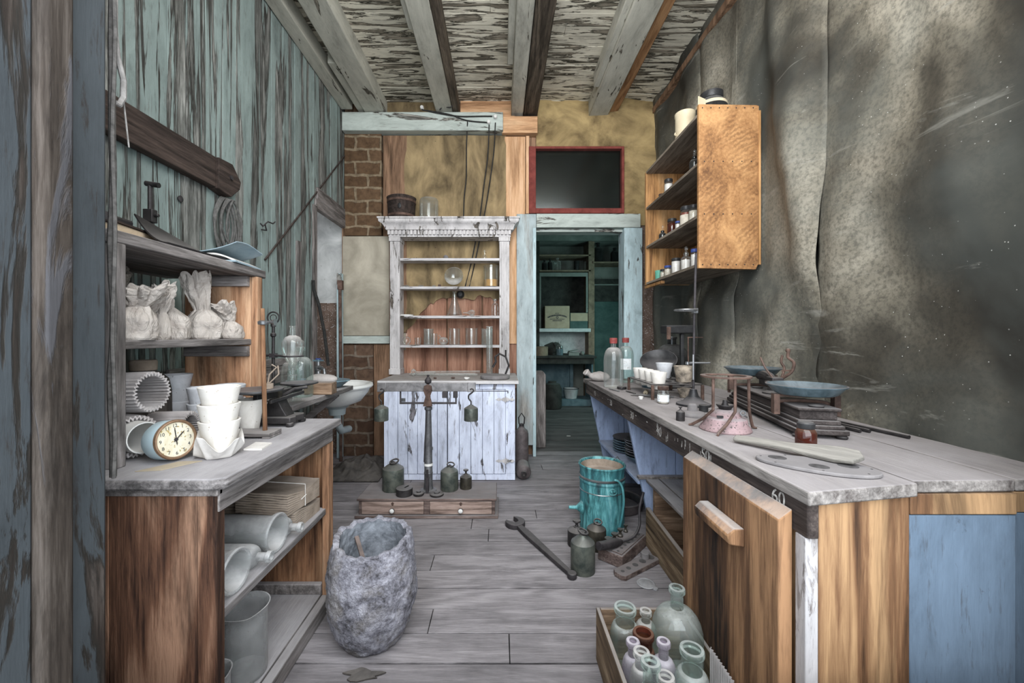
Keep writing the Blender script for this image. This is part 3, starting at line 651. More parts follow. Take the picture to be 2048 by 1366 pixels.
for (px, Y, w, h, seed, nk, npz, fl, ln, lab) in (
    (268, 1.11, .092, .150, 1, .85, .62, 1.05, (.35,.0), 'squat crumpled paper bag at the near end of the middle shelf, top folded over'),
    (294, 1.180, .056, .128, 2, .8, .60, 1.0, (.1,-.3), 'small crumpled paper bag with a drooping mouth, second from the near shelf end'),
    (350, 1.312, .092, .165, 4, .50, .60, .95, (.75,.3), 'smooth plump paper bag with its crumpled neck leaning over to the right'),
    (407, 1.428, .100, .225, 5, .72, .46, .74, (.16,.0), 'tallest paper bag, with a high twisted rolled-over mouth'),
    (463, 1.532, .082, .130, 6, .75, .50, 1.05, (.55,.0), 'short creased paper bag beside the orange upright, its mouth twisted to the right')):
    p = Vector(((px-CX)*Y/F, Y, BZ))
    solo(bag('b', w, h, seed, m_paper, nk, npz, fl, ln), 'paper_bag', m_paper, lab, 'paper bag', p, seed*.7, BG, ang=18)
solo(bag('b', .046, .165, 9, m_paper, .8, .5, 1.1, (.1, 0)), 'paper_bag', m_paper, 'thin upright twist of paper between the small bag and the plump bag', 'paper bag', ((323-CX)*1.245/F, 1.243, BZ), .4, BG, ang=18)
solo(bag('b', .10, .222, 11, m_paperdk, .8, .6, .9, (0, 0)), 'paper_bag', m_paperdk, 'dark tall paper bag standing behind the others at the near end of the middle shelf', 'paper bag', (-1.19, 1.215, BZ), .3, BG, ang=18)
solo(bag('b', .085, .10, 13, m_paper, .9, .7, .8, (0, 0)), 'paper_bag', m_paper, 'low paper bag half hidden between the short creased bag and the upright', 'paper bag', (-1.13, 1.52, BZ), .3, BG, ang=18)
# ---- things on the top shelf
SZ = 1.3385
bk = thing('leather_book', 'thick curled old book with a worn leather cover lying on the top shelf', 'book', (-1.12, 1.165, SZ), .2)
MB().prism([(-.06,-.09),(.055,-.085),(.065,.085),(-.06,.09)], .006, .042).rough(.004, 18, 3).build('pages', m_leather, bk, bev=.006)
MB().prism([(-.068,-.095),(.062,-.09),(.072,.09),(-.066,.095)], 0, .006).prism([(-.066,-.09),(.06,-.088),(.066,.088),(-.064,.092)], .043, .048).rough(.003, 14, 5).build('cover', m_darkY, bk)
solo(MB().tube([(0,-.05,.062),(0,.0,.064),(.01,.05,.06)], .012, 10).lathe([(0,-.014),(.02,-.013),(.022,.0),(.02,.013),(0,.014)], 18, (0,-.02,.062)), 'clamp_jaw', m_iron, 'small black clamp lying on top of the leather book', 'clamp', (-1.12,1.15,SZ+.006))
b = thing('clamp_stand', 'black upright iron clamp rod standing on the top shelf below the dark beam', 'clamp', (-1.2, 1.372, SZ))
MB().tube([(0,0,.006),(0,0,.25)], .007, 10).build('rod', m_iron, b)
MB().lathe([(0,0),(.03,0),(.03,.006),(.01,.01),(0,.01)], 20).build('foot', m_iron, b)
MB().box(-.016,.016,-.012,.012,.12,.165).tube([(-.02,0,.145),(.03,0,.145)], .006).build('clamp_block', m_iron, b, bev=.002)
MB().tube([(-.014,0,.255),(.03,0,.248)], .009, 10).build('crossbar', m_iron, b)
def curl(u, v):
    a = u * 1.25; return (-.03 + .10*u, -.13 + .25*v, .006 + .085*(1-u)**2.0*(.35+.65*(1-v)) )
solo(MB().sheet(curl, 14, 10, (.002, 0, .004)), 'curved_metal_sheet', m_iron, 'thin dark curved metal sheet curling up on the top shelf edge', 'metal sheet', (-1.055, 1.315, SZ))
bk = thing('blue_book', 'battered open book with a faded blue cover at the far end of the top shelf', 'book', (-1.045, 1.53, SZ), .12)
MB().sheet(lambda u, v: (-.075+.15*u, -.09+.18*v, .006+.026*math.sin(u*PI*.9+.25)), 12, 6, (0, 0, -.006)).build('pages', m_bookpage, bk)
MB().sheet(lambda u, v: (-.085+.17*u, -.10+.20*v, .030+.04*u*u+.008*math.sin(v*4)), 12, 6, (0, 0, .003)).build('cover', m_bookblue, bk)
MB().box(-.08,.08,-.095,.095,0,.006).build('cover', m_bookblue, bk)
# ---- corrugated rolls, tube and jug below the middle shelf
def corr(R, L, seed):
    n = 150; pts = []
    for k in range(n):
        a = 2*PI*k/n; pts.append((a, R + .0035*math.sin(a*32)))
    mb = MB(); vs = []; fs = []
    for j, x in enumerate((-L, -.0)):
        for a, rr in pts: vs.append((x + .004*mno.noise(Vector((a*3, seed, j))), rr*math.cos(a), rr*math.sin(a)))
        for a, rr in pts: vs.append((x, (rr-.006-.003*math.cos(a*32))*math.cos(a), (rr-.006-.003*math.cos(a*32))*math.sin(a)))
    for k in range(n):
        k2 = (k+1) % n
        fs += [(k, k2, 2*n+k2, 2*n+k), (n+k2, n+k, 3*n+k, 3*n+k2), (2*n+k, 2*n+k2, 3*n+k2, 3*n+k), (k2, k, n+k, n+k2)]
    return mb.add(vs, fs)
CG = 'rolls of corrugated cardboard'
solo(corr(.054, .22, 1), 'cardboard_roll', m_card, 'upper and widest corrugated cardboard roll, open end showing ridges, below the paper bags', 'cardboard roll', (-.985, 1.135, TZ+.177), 0, CG, rot=(0, -.04, -.08))
solo(corr(.054, .14, 2), 'cardboard_roll', m_card, 'lower corrugated cardboard roll wrapped around a white tube on the table', 'cardboard roll', (-.995, 1.095, TZ+.060), 0, CG, rot=(0, 0, -.36))
solo(corr(.046, .11, 3), 'cardboard_roll', m_card, 'small corrugated cardboard roll lying just behind the alarm clock', 'cardboard roll', (-.965, 1.250, TZ+.051), 0, CG, rot=(0, 0, .14))
mb = MB().lathe([(.040,-.13),(.0425,-.13),(.0425,.015),(.042,.022),(.039,.022),(.035,.010),(.033,-.11),(0,-.12)], 40, M=Matrix.Rotation(PI/2, 4, 'Y'))
solo(mb, 'ceramic_tube', m_ceram, 'white ceramic tube lying inside the lower corrugated roll', 'ceramic tube', (-.981, 1.090, TZ+.060), 0, rot=(0, 0, -.36))
j = thing('wrapped_jug', 'dark jug wrapped in ribbed cloth standing in the shadow below the middle shelf', 'jug', (-1.19, 1.335, TZ))
mb = MB().lathe([(0,0),(.062,0),(.07,.01),(.074,.06),(.073,.15),(.066,.19),(.045,.212),(.034,.218),(.034,.225),(0,.225)], 96)
for v in mb.v:
    a = math.atan2(v.y, v.x); rr = math.hypot(v.x, v.y); s_ = 1 + .018*math.sin(a*24); v.x *= s_; v.y *= s_
mb.build('body', m_burlap, j); MB().lathe([(.03,.218),(.036,.222),(.037,.25),(.034,.255),(.028,.25),(.026,.222)], 32).build('neck', m_kraft, j)
# ---- crucible cups
def cup_mb(R, h, k=.62):
    return MB().lathe([(0,0),(R*k-.004,0),(R*k,.004),(R*.97,h*.9),(R,h*.985),(R-.002,h),(R-.006,h-.001),(R*.95-.007,h*.88),(R*k-.008,.014),(0,.010)], 40)
CUPG = 'assay crucibles on the left table'
def cups(px, Y, R, h, n, step, mat, labs, z0=TZ, k=.62, jit=.001):
    x = (px-CX)*Y/F
    for i in range(n):
        mb = cup_mb(R*(1-.0*i), h, k).rough(.0016, 30, i+px)
        solo(mb, 'crucible', mat, labs[i], 'crucible', (x+jit*math.sin(i*2+px), Y+jit*math.cos(i*3), z0+i*step), i*1.3, CUPG)
pos3 = ('bottom', 'middle', 'topmost')
cups(351, 1.48, .052, .096, 3, .049, m_claygrey, ['grey crucible, %s of the stack of three beside the wrapped jug' % p for p in pos3])
cups(408, 1.385, .050, .105, 2, .054, m_claygrey, ['tall grey crucible, lower of two nested behind the white stack', 'tall grey crucible, upper of two nested behind the white stack'])
cups(439, 1.115, .0510, .098, 3, .0465, m_clay, ['white crucible, %s of the bright stack of three wrapped in paper' % p for p in pos3], z0=TZ+.004)
cups(499, 1.415, .0455, .112, 1, .0, m_clay, ['white crucible standing alone on the table, right of the bright stack'], k=.62)
cups(457, 1.51, .056, .10, 2, .052, m_claygrey, ['pale grey crucible, lower of two at the foot of the orange upright', 'pale grey crucible, upper of two at the foot of the orange upright'])
cups(391, 1.195, .030, .030, 1, 0, m_iron, ['small dark shallow dish half hidden behind the alarm clock'])
C.objects['crucible.012' if 'crucible.012' in C.objects else 'crucible'].name = 'crucible'
# folded paper round the foot of the bright stack
def pap(u, v):
    x, y = (u-.5)*2, (v-.5)*2; m = max(abs(x), abs(y)); rr = math.hypot(x, y)
    a = math.atan2(y, x); lift = max(0, m-.52)**1.0*.085*(1+.55*math.cos(4*a+PI)+.25*math.sin(3*a+1))
    k = .062 if m < .55 else .062 - .018*(m-.55)
    s_ = .036*m/.55 if m < .55 else .036 + .05*(m-.55)
    if rr < 1e-6: return (0, 0, 0)
    return (x/rr*s_*(1+.35*(rr/m-1)), y/rr*s_*(1+.35*(rr/m-1)), lift + .004*mno.noise(Vector((x*3, y*3, 2)))*(m > .6))
solo(MB().sheet(pap, 40, 40, (0, 0, .0012)), 'folded_paper', m_bookpage, 'folded white paper opened out around the foot of the bright crucible stack', 'paper', ((439-CX)*1.115/F, 1.115, TZ+.001), .55, ang=25)
solo(MB().prism([(-.02,-.035),(.03,-.04),(.035,.03),(-.015,.04)], 0, .005).rough(.002, 22, 2), 'paper_stack', m_bookpage, 'small pile of loose papers behind the folded paper', 'paper', (-.735, 1.205, TZ+.0005), .2)
# ---- the alarm clock
ck = thing('alarm_clock', 'round pale blue alarm clock with a stained dial and brown rim', 'clock', (-.868, 1.072, TZ), 0)
ang = math.radians(70); RC = .052
Mc = Matrix.Rotation(ang - PI/2, 4, 'Z') @ Matrix.Rotation(math.radians(-7), 4, 'Y') @ Matrix.Rotation(PI/2, 4, 'Y')
Mc.translation = Vector((0, 0, RC + .006))
def loc_c(mb): return mb.xf(Mc)
loc_c(MB().lathe([(0,-.065),(RC-.012,-.065),(RC-.004,-.06),(RC,-.05),(RC,-.006),(RC-.004,0)], 56)).build('case', m_clockblue, ck)
loc_c(MB().lathe([(RC-.006,-.003),(RC-.001,-.006),(RC+.001,-.001),(RC-.001,.004),(RC-.004,.005),(RC-.007,.001)], 56, closed=True)).build('rim', m_bezel, ck)
dl = loc_c(MB().lathe([(0,-.001),(RC-.006,-.001),(RC-.006,-.004),(0,-.004)], 56)).build('dial', m_clockface, ck)
loc_c(MB().lathe([(0,.003),(.004,.003),(.005,0),(.003,-.001)], 20)).build('hub', m_ironbare, ck)
def hand(deg, L, w):
    a = math.radians(deg); d = Vector((-math.cos(a), math.sin(a), 0))   # local -X is up, +Y is the reader's right
    q = Vector((-d.y, d.x, 0))
    pts = [d*-.008 + q*w*.6, d*-.008 - q*w*.6, d*L*.7 - q*w, d*L, d*L*.7 + q*w]
    return MB().prism([(p.x, p.y) for p in pts], .0012, .0018)
loc_c(hand(-4, .034, .0012)).build('hand', m_ironbare, ck); loc_c(hand(47, .030, .0015)).build('hand', m_ironbare, ck)
loc_c(hand(176, .016, .0012)).build('alarm_hand', m_ironbare, ck)
E = (Mc @ Matrix.Rotation(PI/2, 4, 'Z')).to_euler()
for k in range(12):
    a = math.radians(30*(k+1)); rad = RC*.70
    p = Mc @ Vector((-math.cos(a)*rad, math.sin(a)*rad, -.0006))
    words(str(k+1), .0125, m_ink, dl, p, E, 'numeral', .0002)
solo(MB().prism([(-.055,-.02),(.0,-.035),(.075,.012),(.02,.03)], 0, .0015), 'paper_tag', m_carton, 'stained paper tag lying under the front of the alarm clock', 'paper', (-.858, 1.026, TZ+.0005), .45)
# ---- rod stand and the little two-pan balance
st = thing('rod_stand', 'brown wooden rod standing in a flat board on the left table corner', 'rod stand', (-.815, 1.345, TZ))
mb = MB().box(-.075,.065,-.045,.03,.006,.018).box(-.075,-.05,-.045,.03,0,.0055).box(.04,.065,-.045,.03,0,.0055); mb.build('base', m_greyX, st, bev=.002)
MB().tube([(.025,0,.018),(.018,.005,.2),(.01,.01,.428)], .0072, 12).build('rod', m_tabwood, st)
MB().lathe([(.0075,.372),(.015,.374),(.016,.384),(.0075,.388)], 20, (.012,.009,0)).lathe([(0,0),(.004,.0),(.005,.02),(.012,.034),(0,.034)], 16, (.02,.01,.382), M=Matrix.Rotation(PI/2, 4, 'Y')).build('collar', m_steel, st)
sc = thing('pan_balance', 'small dusty two-pan balance scale with a dark iron base on the left table', 'scale', (-.845, 1.52, TZ))
mb = MB().prism([(-.075,-.055),(.075,-.055),(.085,-.03),(.07,.0),(.085,.03),(.075,.055),(-.075,.055),(-.085,.03),(-.07,0),(-.085,-.03)], .012, .035)
for a in (-.07,.07):
    for c in (-.045,.045): mb.lathe([(0,0),(.012,0),(.015,.008),(.012,.016),(0,.016)], 14, (a, c, 0))
mb.prism([(-.05,.035),(.05,.035),(.03,.07),(.015,.10),(-.015,.10),(-.03,.07)], -.03, .03, 'y'); mb.build('base', m_iron, sc, bev=.003)
MB().bar((-.012,-.12,.115),(.012,.15,.118),.018,.022).bar((.03,-.10,.10),(.03,.14,.103),.008,.012).tube([(.0,.02,.10),(.05,.03,.13),(.09,.05,.135)], .006).build('beam', m_iron, sc, bev=.002)
MB().lathe([(0,0),(.02,.0),(.086,.014),(.09,.016),(.088,.021),(.084,.021),(.0,.0195)], 48, (-.02,-.105,.126)).build('pan', m_ironpan, sc)
MB().lathe([(0,0),(.02,.0),(.070,.012),(.073,.014),(.071,.019),(.067,.019),(0,.0175)], 48, (.01,.145,.124)).build('pan', m_ironpan, sc)
MB().box(-.012,.012,-.01,.01,.103,.13).build('pointer', m_brassdk, sc)
solo(MB().lathe([(0,0),(.018,0),(.018,.018),(0,.018)], 18).tube([(0,0,.018),(.005,.0,.05),(.028,.0,.075),(.012,0,.085)], .003).tube([(.004,0,.018),(.035,.0,.05),(.03,.01,.08)], .0025), 'tweezer_weight', m_kraft, 'small brass weight with tweezers leaning in it on the nearer balance pan', 'weight', (-.83, 1.43, TZ+.1475), .3)
# ---- the wall counter beyond the table, with sink, tray, box and glassware
CZ = .78
ct = thing('wall_counter', 'rough plank counter braced against the left wall beyond the work table', 'counter', (-1.1, 2.0, 0))
def lc(mb): return mb.xf(Matrix.Translation((1.1, -2.0, 0)))
lc(MB().box(-1.385,-1.10,1.66,2.34,CZ-.025,CZ).box(-1.098,-.86,1.66,2.345,CZ-.025,CZ)).build('worktop', m_greyY, ct, bev=.003)
lc(MB().bar((-.90,2.2,CZ-.03),(-1.30,2.2,.42),.05,.03)).build('brace', m_greyX, ct, bev=.003)
lc(MB().box(-1.385,-1.34,1.70,2.3,CZ-.09,CZ-.026)).build('wall_rail', m_greyY, ct, bev=.003)
lc(MB().box(-1.388,-1.365,1.66,2.6,CZ,CZ+.10).box(-1.388,-1.37,1.66,2.6,CZ+.104,CZ+.15)).build('backboard', m_greyY, ct, bev=.002)
solo(MB().box(-.085,.085,-.035,.035,0,.058), 'wooden_box', m_crateX, 'low plain wooden box at the front edge of the wall counter', 'box', (-.915, 2.0, CZ+.0005), .05, bev=.002)
solo(MB().lathe([(0,.004),(.125,.004),(.165,.036),(.172,.038),(.170,.043),(.160,.041),(.122,.010),(0,.010)], 40, sx=1, sy=.72), 'enamel_tray', m_enamelblue, 'dark blue enamel tray behind the low wooden box on the counter', 'tray', (-1.02, 2.245, CZ+.0005), .1)
solo(MB().ball((0,0,.03), .085, 24, 14, 1, .55, .36).rough(.006, 14, 4), 'loaf_stone', m_sackgrey, 'smooth long brown stone lying in the blue enamel tray', 'stone', (-1.0, 2.245, CZ+.0165), .15)
sk = thing('sink', 'white enamel wash basin with a rounded rim beyond the counter', 'sink', (-1.06, 2.605, 0))
MB().lathe([(0,.64),(.06,.64),(.14,.665),(.185,.72),(.195,.752),(.21,.762),(.225,.758),(.228,.744),(.222,.735),(.21,.735),(.195,.70),(.15,.645),(.07,.615),(0,.61)], 48, sx=.98, sy=1.0).build('bowl', m_sink, sk)
MB().lathe([(0,.56),(.05,.56),(.055,.60),(.08,.618),(0,.62)], 28).tube([(0,0,.58),(0,0,.50),(.0,.06,.44),(0,.2,.42)], .024, 14).build('drain', m_basin, sk)
MB().bar((-.30,.0,.66),(-.12,.0,.66),.05,.03).build('wall_bracket', m_basin, sk)
tp = thing('tap', 'metal tap with a blue handle on the wall above the sink', 'tap', (-1.24, 2.73, .78))
MB().lathe([(0,0),(.022,0),(.024,.01),(.018,.05),(.026,.06),(.026,.08),(.014,.09),(.012,.115),(0,.115)], 24).tube([(.0,-.01,.07),(.035,-.03,.075),(.06,-.045,.065),(.064,-.047,.035)], .011, 12).build('body', m_steel, tp)
MB().bar((-.035,0,.123),(.035,0,.123),.014,.010).lathe([(0,.112),(.009,.112),(.009,.13),(0,.13)], 14).build('handle', m_enamelblue, tp)
MB().box(-.016,.016,-.008,.008,.129,.138).build('handle_cap', m_lidblue, tp, bev=.002)
# ring stand with separating funnel, bottles
rs = thing('ring_stand', 'black ring stand with a round key top holding a glass funnel', 'ring stand', (-1.02, 1.80, CZ))
MB().box(-.06,.06,-.05,.05,0,.008).tube([(0,0,.008),(0,0,.34)], .007, 12).lathe([(.007,.285),(.012,.29),(.012,.30),(.007,.305)], 16).lathe([(0,.33),(.011,.332),(.011,.345),(0,.347)], 16).build('stand', m_iron, rs)
MB().ring((0,0,.372), .026, .0035, 26, 8, 'y').ring((0,0,.372), .014, .002, 20, 6, 'y').build('key_ring', m_iron, rs)
MB().tube([(-.05,0,.20),(.0,-.008,.205),(.05,-.01,.20)], .005).ring((.093,-.012,.2), .043, .0035, 30, 8).box(-.012,.012,-.014,.014,.193,.212).build('support_ring', m_ironbare, rs)
sf = thing('separating_funnel', 'round dusty glass separating funnel hung in the ring stand', 'funnel', (-.927, 1.788, CZ))
MB().lathe([(.006,.07),(.007,.14),(.022,.172),(.038,.20),(.0455,.235),(.044,.262),(.03,.285),(.013,.293),(.011,.325),(.016,.335),(0,.335)], 36).build('bulb', g_dusty, sf)
MB().tube([(-.02,0,.142),(.02,0,.142)], .006, 10).lathe([(.0,.12),(.011,.122),(.011,.152),(0,.155)], 16).build('stopcock', g_clear, sf)
solo(MB().lathe([(0,.004),(.036,.004),(.036,.01),(.017,.018),(.016,.115),(.020,.118),(.018,.12),(.0145,.115),(.0145,.02),(0,.016)], 28), 'glass_cylinder', g_clear, 'narrow glass cylinder standing under the separating funnel', 'glass cylinder', (-.927, 1.788, CZ-.003))
def bottle_prof(r, h, nr, nh, sh=.10, lip=.004, bot=.006):
    zs = h - nh
    p = [(0, bot), (r*.6, .002), (r-.006, 0), (r, .007), (r, zs-sh*1.1)]
    for k in range(1, 7):
        a = k/6*PI/2; p.append((nr + (r-nr)*math.cos(a)**.9, zs-sh*1.1 + sh*1.1*math.sin(a)))
    p += [(nr, h-.016), (nr+lip, h-.013), (nr+lip+.001, h-.005), (nr+lip-.001, h), (nr-.003, h), (nr-.003, h-.02)]
    return p
def bottle(name, label, cat, loc, r, h, nr, nh, mat, sh=.06, lip=.004, cap=None, patch=None, fill=None, group=None, stopper=False, rz=0, n=36):
    b = thing(name, label, cat, loc, rz, group)
    MB().lathe(bottle_prof(r, h, nr, nh, sh, lip), n).build('body', mat, b)
    if cap: MB().lathe([(0,h-.026),(nr+lip+.003,h-.026),(nr+lip+.004,h+.004),(nr+lip+.001,h+.008),(0,h+.008)], 28).build('cap', cap, b)
    if stopper: MB().lathe([(0,h-.01),(nr*.8,h-.01),(nr*.9,h+.002),(nr*.5,h+.008),(nr*.9,h+.02),(nr*.9,h+.03),(nr*.4,h+.036),(0,h+.036)], 22).build('stopper', g_clear, b)
    if fill:
        fm, fh = fill; MB().lathe([(0,.009),(r-.007,.006),(r-.004,.012),(r-.004,fh),(0,fh)], n).build('contents', fm, b)
    if patch:
        pm, a0, a1, z0, z1 = patch; nn = 14
        MB().sheet(lambda u, v: ((r+.0008)*math.cos(a0+(a1-a0)*u), (r+.0008)*math.sin(a0+(a1-a0)*u), z0+(z1-z0)*v), nn, 2, (0, 0, 0)).build('paper_label', pm, b) if False else \
        MB().add([((r+e)*math.cos(a0+(a1-a0)*i/nn), (r+e)*math.sin(a0+(a1-a0)*i/nn), z) for e in (.0004,.0012) for z in (z0, z1) for i in range(nn+1)],
                 [(i, i+1, i+nn+2, i+nn+1) for i in range(nn)] + [(i+2*nn+2, i+3*nn+3, i+3*nn+4, i+2*nn+3) for i in range(nn)] +
                 [(i, i+2*nn+2, i+2*nn+3, i+1) for i in range(nn)] + [(i+nn+1, i+nn+2, i+3*nn+4, i+3*nn+3) for i in range(nn)]).build('paper_label', pm, b)
    return b
bottle('reagent_bottle', 'large clear glass bottle with a round glass stopper behind the funnel', 'bottle', (-.955, 1.915, CZ), .056, .235, .018, .045, g_green, .06, stopper=True)
bottle('glass_bottle', 'dusty glass bottle without a stopper, tucked behind the large stoppered bottle', 'bottle', (-1.08, 2.06, CZ), .045, .185, .02, .03, g_dusty, .07)
# ---- hanging and leaning things on the left wall
bm_ = thing('dark_beam', 'dark brown wooden bar with a pointed bolted end fixed on the left wall', 'beam', (XL, 1.7, 1.85))
MB().prism([(-.75,-.07),(.20,-.075),(.20,.07),(-.75,.06)], 0, .042, 'x').build('bar', m_darkY, bm_, bev=.004)
MB().prism([(.20,-.078),(.29,-.09),(.355,-.03),(.365,.01),(.30,.078),(.20,.07)], 0, .055, 'x').build('pointed_end', m_darkY, bm_, bev=.004)
MB().lathe([(0,0),(.011,0),(.011,.062),(0,.064)], 16, (0,.285,.005), M=Matrix.Rotation(PI/2, 4, 'Y')).build('bolt', m_ironbare, bm_)
wc = MB()
for k in range(7):
    a = .055 + .012*(k % 3); b_ = .24 + .02*((k*2) % 5); o = (k-3)*.009
    wc.tube([Vector((.02+.004*k, o + a*math.sin(2*PI*i/26)*(.55+.45*math.sin(PI*(.5-.5*math.cos(2*PI*i/26)))), -b_*(.5-.5*math.cos(2*PI*i/26))))for i in range(26)], .0045, 7, True)
solo(wc, 'wire_coil', m_wiregrey, 'coil of dark wire hung on a nail below the pointed bar', 'wire coil', (XL+.004, 1.99, 1.752))
solo(MB().tube([(0,0,0),(.03,0,-.005),(.045,-.04,.02),(.05,-.07,.0),(.045,-.085,.012)], .004, 8).tube([(.045,-.04,.02),(.05,-.02,.04),(.045,.04,.045),(.04,.07,.065)], .004, 8), 'wall_hook', m_ironbare, 'bent double wire hook on the left wall right of the wire coil', 'hook', (XL, 2.33, 1.69))
solo(MB().lathe([(0,0),(.012,.0),(.014,.006),(.0,.012)], 14, M=Matrix.Rotation(PI/2, 4, 'Y')), 'bolt_head', m_ironbare, 'single bolt head in the left wall under the dark bar', 'bolt', (XL, 1.735, 1.665))
rp = MB().tube([onx(228, 0, -.79)+Vector((0,.0,.3))] + [onx(p, q, -.795) for p, q in ((229,60),(234,110),(247,160),(247,195),(238,210),(230,205))], .0055, 8)
solo(rp, 'hanging_rope', m_rope, 'thick pale rope looped down beside the window jamb', 'rope')
solo(MB().tube([onx(p, q, -.80) for p, q in ((247,200),(250,225),(254,260),(258,295))], .0016, 6), 'hanging_string', m_rope, 'thin string dangling below the rope loop', 'string')
cb = MB().tube([Vector((-.797 + .002*math.sin(k*1.7), .822 + .002*math.cos(k*1.3), .78 + k*.07)) for k in range(34)], .006, 8)
cb.tube([Vector((-.787 + .003*math.sin(k*1.1), .815, .78 + k*.07)) for k in range(34)], .0035, 8)
solo(cb, 'jamb_cable', m_cable, 'pair of grey cloth-covered cables running down the inner edge of the window jamb', 'cable')
solo(MB().tube([onx(p, q, -1.36) for p, q in ((626,560),(628,580))] + [Vector((-1.34,2.96,1.30)), Vector((-1.30,2.96,1.1)), Vector((-1.27,2.96,.85))], .012, 8), 'black_hose', m_wire, 'black hose hanging from the opening in the left wall behind the tap', 'hose')
solo(MB().tube([(-1.36,3.42,.0),(-1.37,3.44,.75),(-1.385,3.46,1.55)], .014, 10).box(-1.40,-1.36,3.44,3.48,1.47,1.55), 'leaning_pole', m_rust, 'thin rusty pole leaning in the corner left of the felt panel', 'pole')
hp = MB().sheet(lambda u, v: (-1.33+.44*u, 2.92+.52*v, .006+max(0, math.sin(PI*u)*math.sin(PI*v))**.7*(.07+.08*mno.noise(Vector((u*4, v*4, 1)))+.045*mno.noise(Vector((u*9, v*9, 4))))), 50, 40, (0, 0, -.006))
solo(hp, 'burlap_heap', m_burlap, 'crumpled heap of dark rags on the floor left of the pale cabinet', 'rags', (0, 0, .006), ang=50)
# ---- contents of the table shelves
MZ = .3925
def bundle(w, l, h, seed): return MB().box(-w/2, w/2, -l/2, l/2, 0, h)
def bdl(label, loc, rz, w, l, h, seed, strung):
    b = thing('bag_bundle', label, 'paper bundle', loc, rz, 'bundles of folded paper bags')
    mb = MB()
    for k in range(9):
        o = .004*mno.noise(Vector((k, seed, 1))); z0 = k*h/9
        mb.grid(lambda u, v: (-w/2+w*u+o, -l/2+l*v+o, 0), 1, 1) if False else mb.sheet(lambda u, v, z0=z0, o=o: (-w/2+w*u+o, -l/2+l*v+o*2, z0+.010*math.sin(v*PI*1.5+seed)*k/9+.003*mno.noise(Vector((u*4, v*5, k)))), 8, 10, (0, 0, h/9*.86))
    mb.build('folded_bags', m_kraft, b)
    if strung:
        MB().ring((0,0,h*.55), 1, .0015, 4, 6, 'y') if False else MB().tube([(-w/2-.002,0,0),(-w/2-.002,0,h+.012),(w/2+.003,0,h+.012),(w/2+.003,0,0)], .0016, 6).tube([(w/2+.003,.0,h*.6),(w/2+.02,-.02,h*.75),(w/2+.016,-.04,h*.6),(w/2+.004,-.02,h*.5)], .0016, 6).build('string', m_bookpage, b)
    return b
bdl('lower bundle of folded brown paper bags on the table shelf', (-.800, 1.475, MZ), -.05, .19, .17, .055, 1, False)
bdl('upper bundle of folded brown paper bags tied with white string on the table shelf', (-.805, 1.46, MZ+.066), -.15, .20, .18, .065, 2, True)
bdl('darker bundle of folded paper bags behind the string-tied one', (-1.02, 1.50, MZ), .1, .17, .13, .11, 3, False)
solo(MB().lathe([(0,0),(.036,0),(.037,.003),(.037,.028),(.035,.031),(0,.031)], 30), 'round_tin', m_black, 'small dark round tin in front of the paper bundles on the table shelf', 'tin', (-.92, 1.35, MZ))
def gl_cyl(R, L, neck):
    return MB().lathe([(0,-L),(R*.9,-L),(R*.95,-L+.01),(R*.9,-.03),(R*1.08,-.012),(R*1.1,-.004),(R*1.04,0),(R*.92,-.002),(R*.84,-.03),(R*.86,-L+.02),(0,-L+.015)], 44, M=Matrix.Rotation(PI/2, 4, 'Y'))
GC = 'glass percolator cylinders on the table shelf'
solo(gl_cyl(.054, .42, 0), 'glass_percolator', g_frost, 'large frosted glass cylinder lying farther back on the table shelf, its flanged mouth outward', 'glass cylinder', (-.695, 1.255, MZ+.0605), 0, GC, rot=(0, 0, -.06))
solo(gl_cyl(.052, .40, 0), 'glass_percolator', g_frost, 'frosted glass cylinder lying nearest the table corner post, its flanged mouth outward', 'glass cylinder', (-.692, 1.055, MZ+.0585), 0, GC, rot=(0, 0, -.05))
SB = 'small glass bottles lying behind the cylinders'
for yy, lab in ((1.165, 'small frosted bottle lying between the two glass cylinders, neck outward'), (1.345, 'small frosted bottle lying behind the farther glass cylinder, neck outward')):
    mb = MB().lathe(bottle_prof(.034, .20, .012, .04, .03), 28, M=Matrix.Rotation(PI/2, 4, 'Y')); solo(mb, 'small_bottle', g_frost, lab, 'bottle', (-.865, yy, MZ+.0345), 0, SB)
def beaker_mb(r, h, spout=True, lipk=1.12, n=44, t=.003):
    mb = MB().lathe([(0,0),(r*.88,0),(r*.97,r*.06),(r,r*.16),(r,h*.86),(r*1.02,h*.93),(r*lipk,h),(r*lipk-t,h),(r*1.0-t,h*.92),(r-t,h*.85),(r-t,r*.16),(r*.86,t),(0,t)], n)
    if spout:
        for v in mb.v:
            if v.z > h*.82:
                a = math.atan2(v.y, v.x); k = max(0, math.cos(a))**14*(v.z-h*.82)/(h*.18); v.x += k*r*.22; v.z += k*h*.015
    return mb
solo(beaker_mb(.062, .205), 'glass_beaker', g_frost, 'large frosted glass beaker with a spout on the bottom shelf of the table', 'beaker', (-.765, 1.195, .0605), -.9)
solo(beaker_mb(.040, .115), 'glass_beaker', g_frost, 'small frosted beaker beside the corner post, in front of the large beaker', 'beaker', (-.765, 1.065, .0605), -.5)
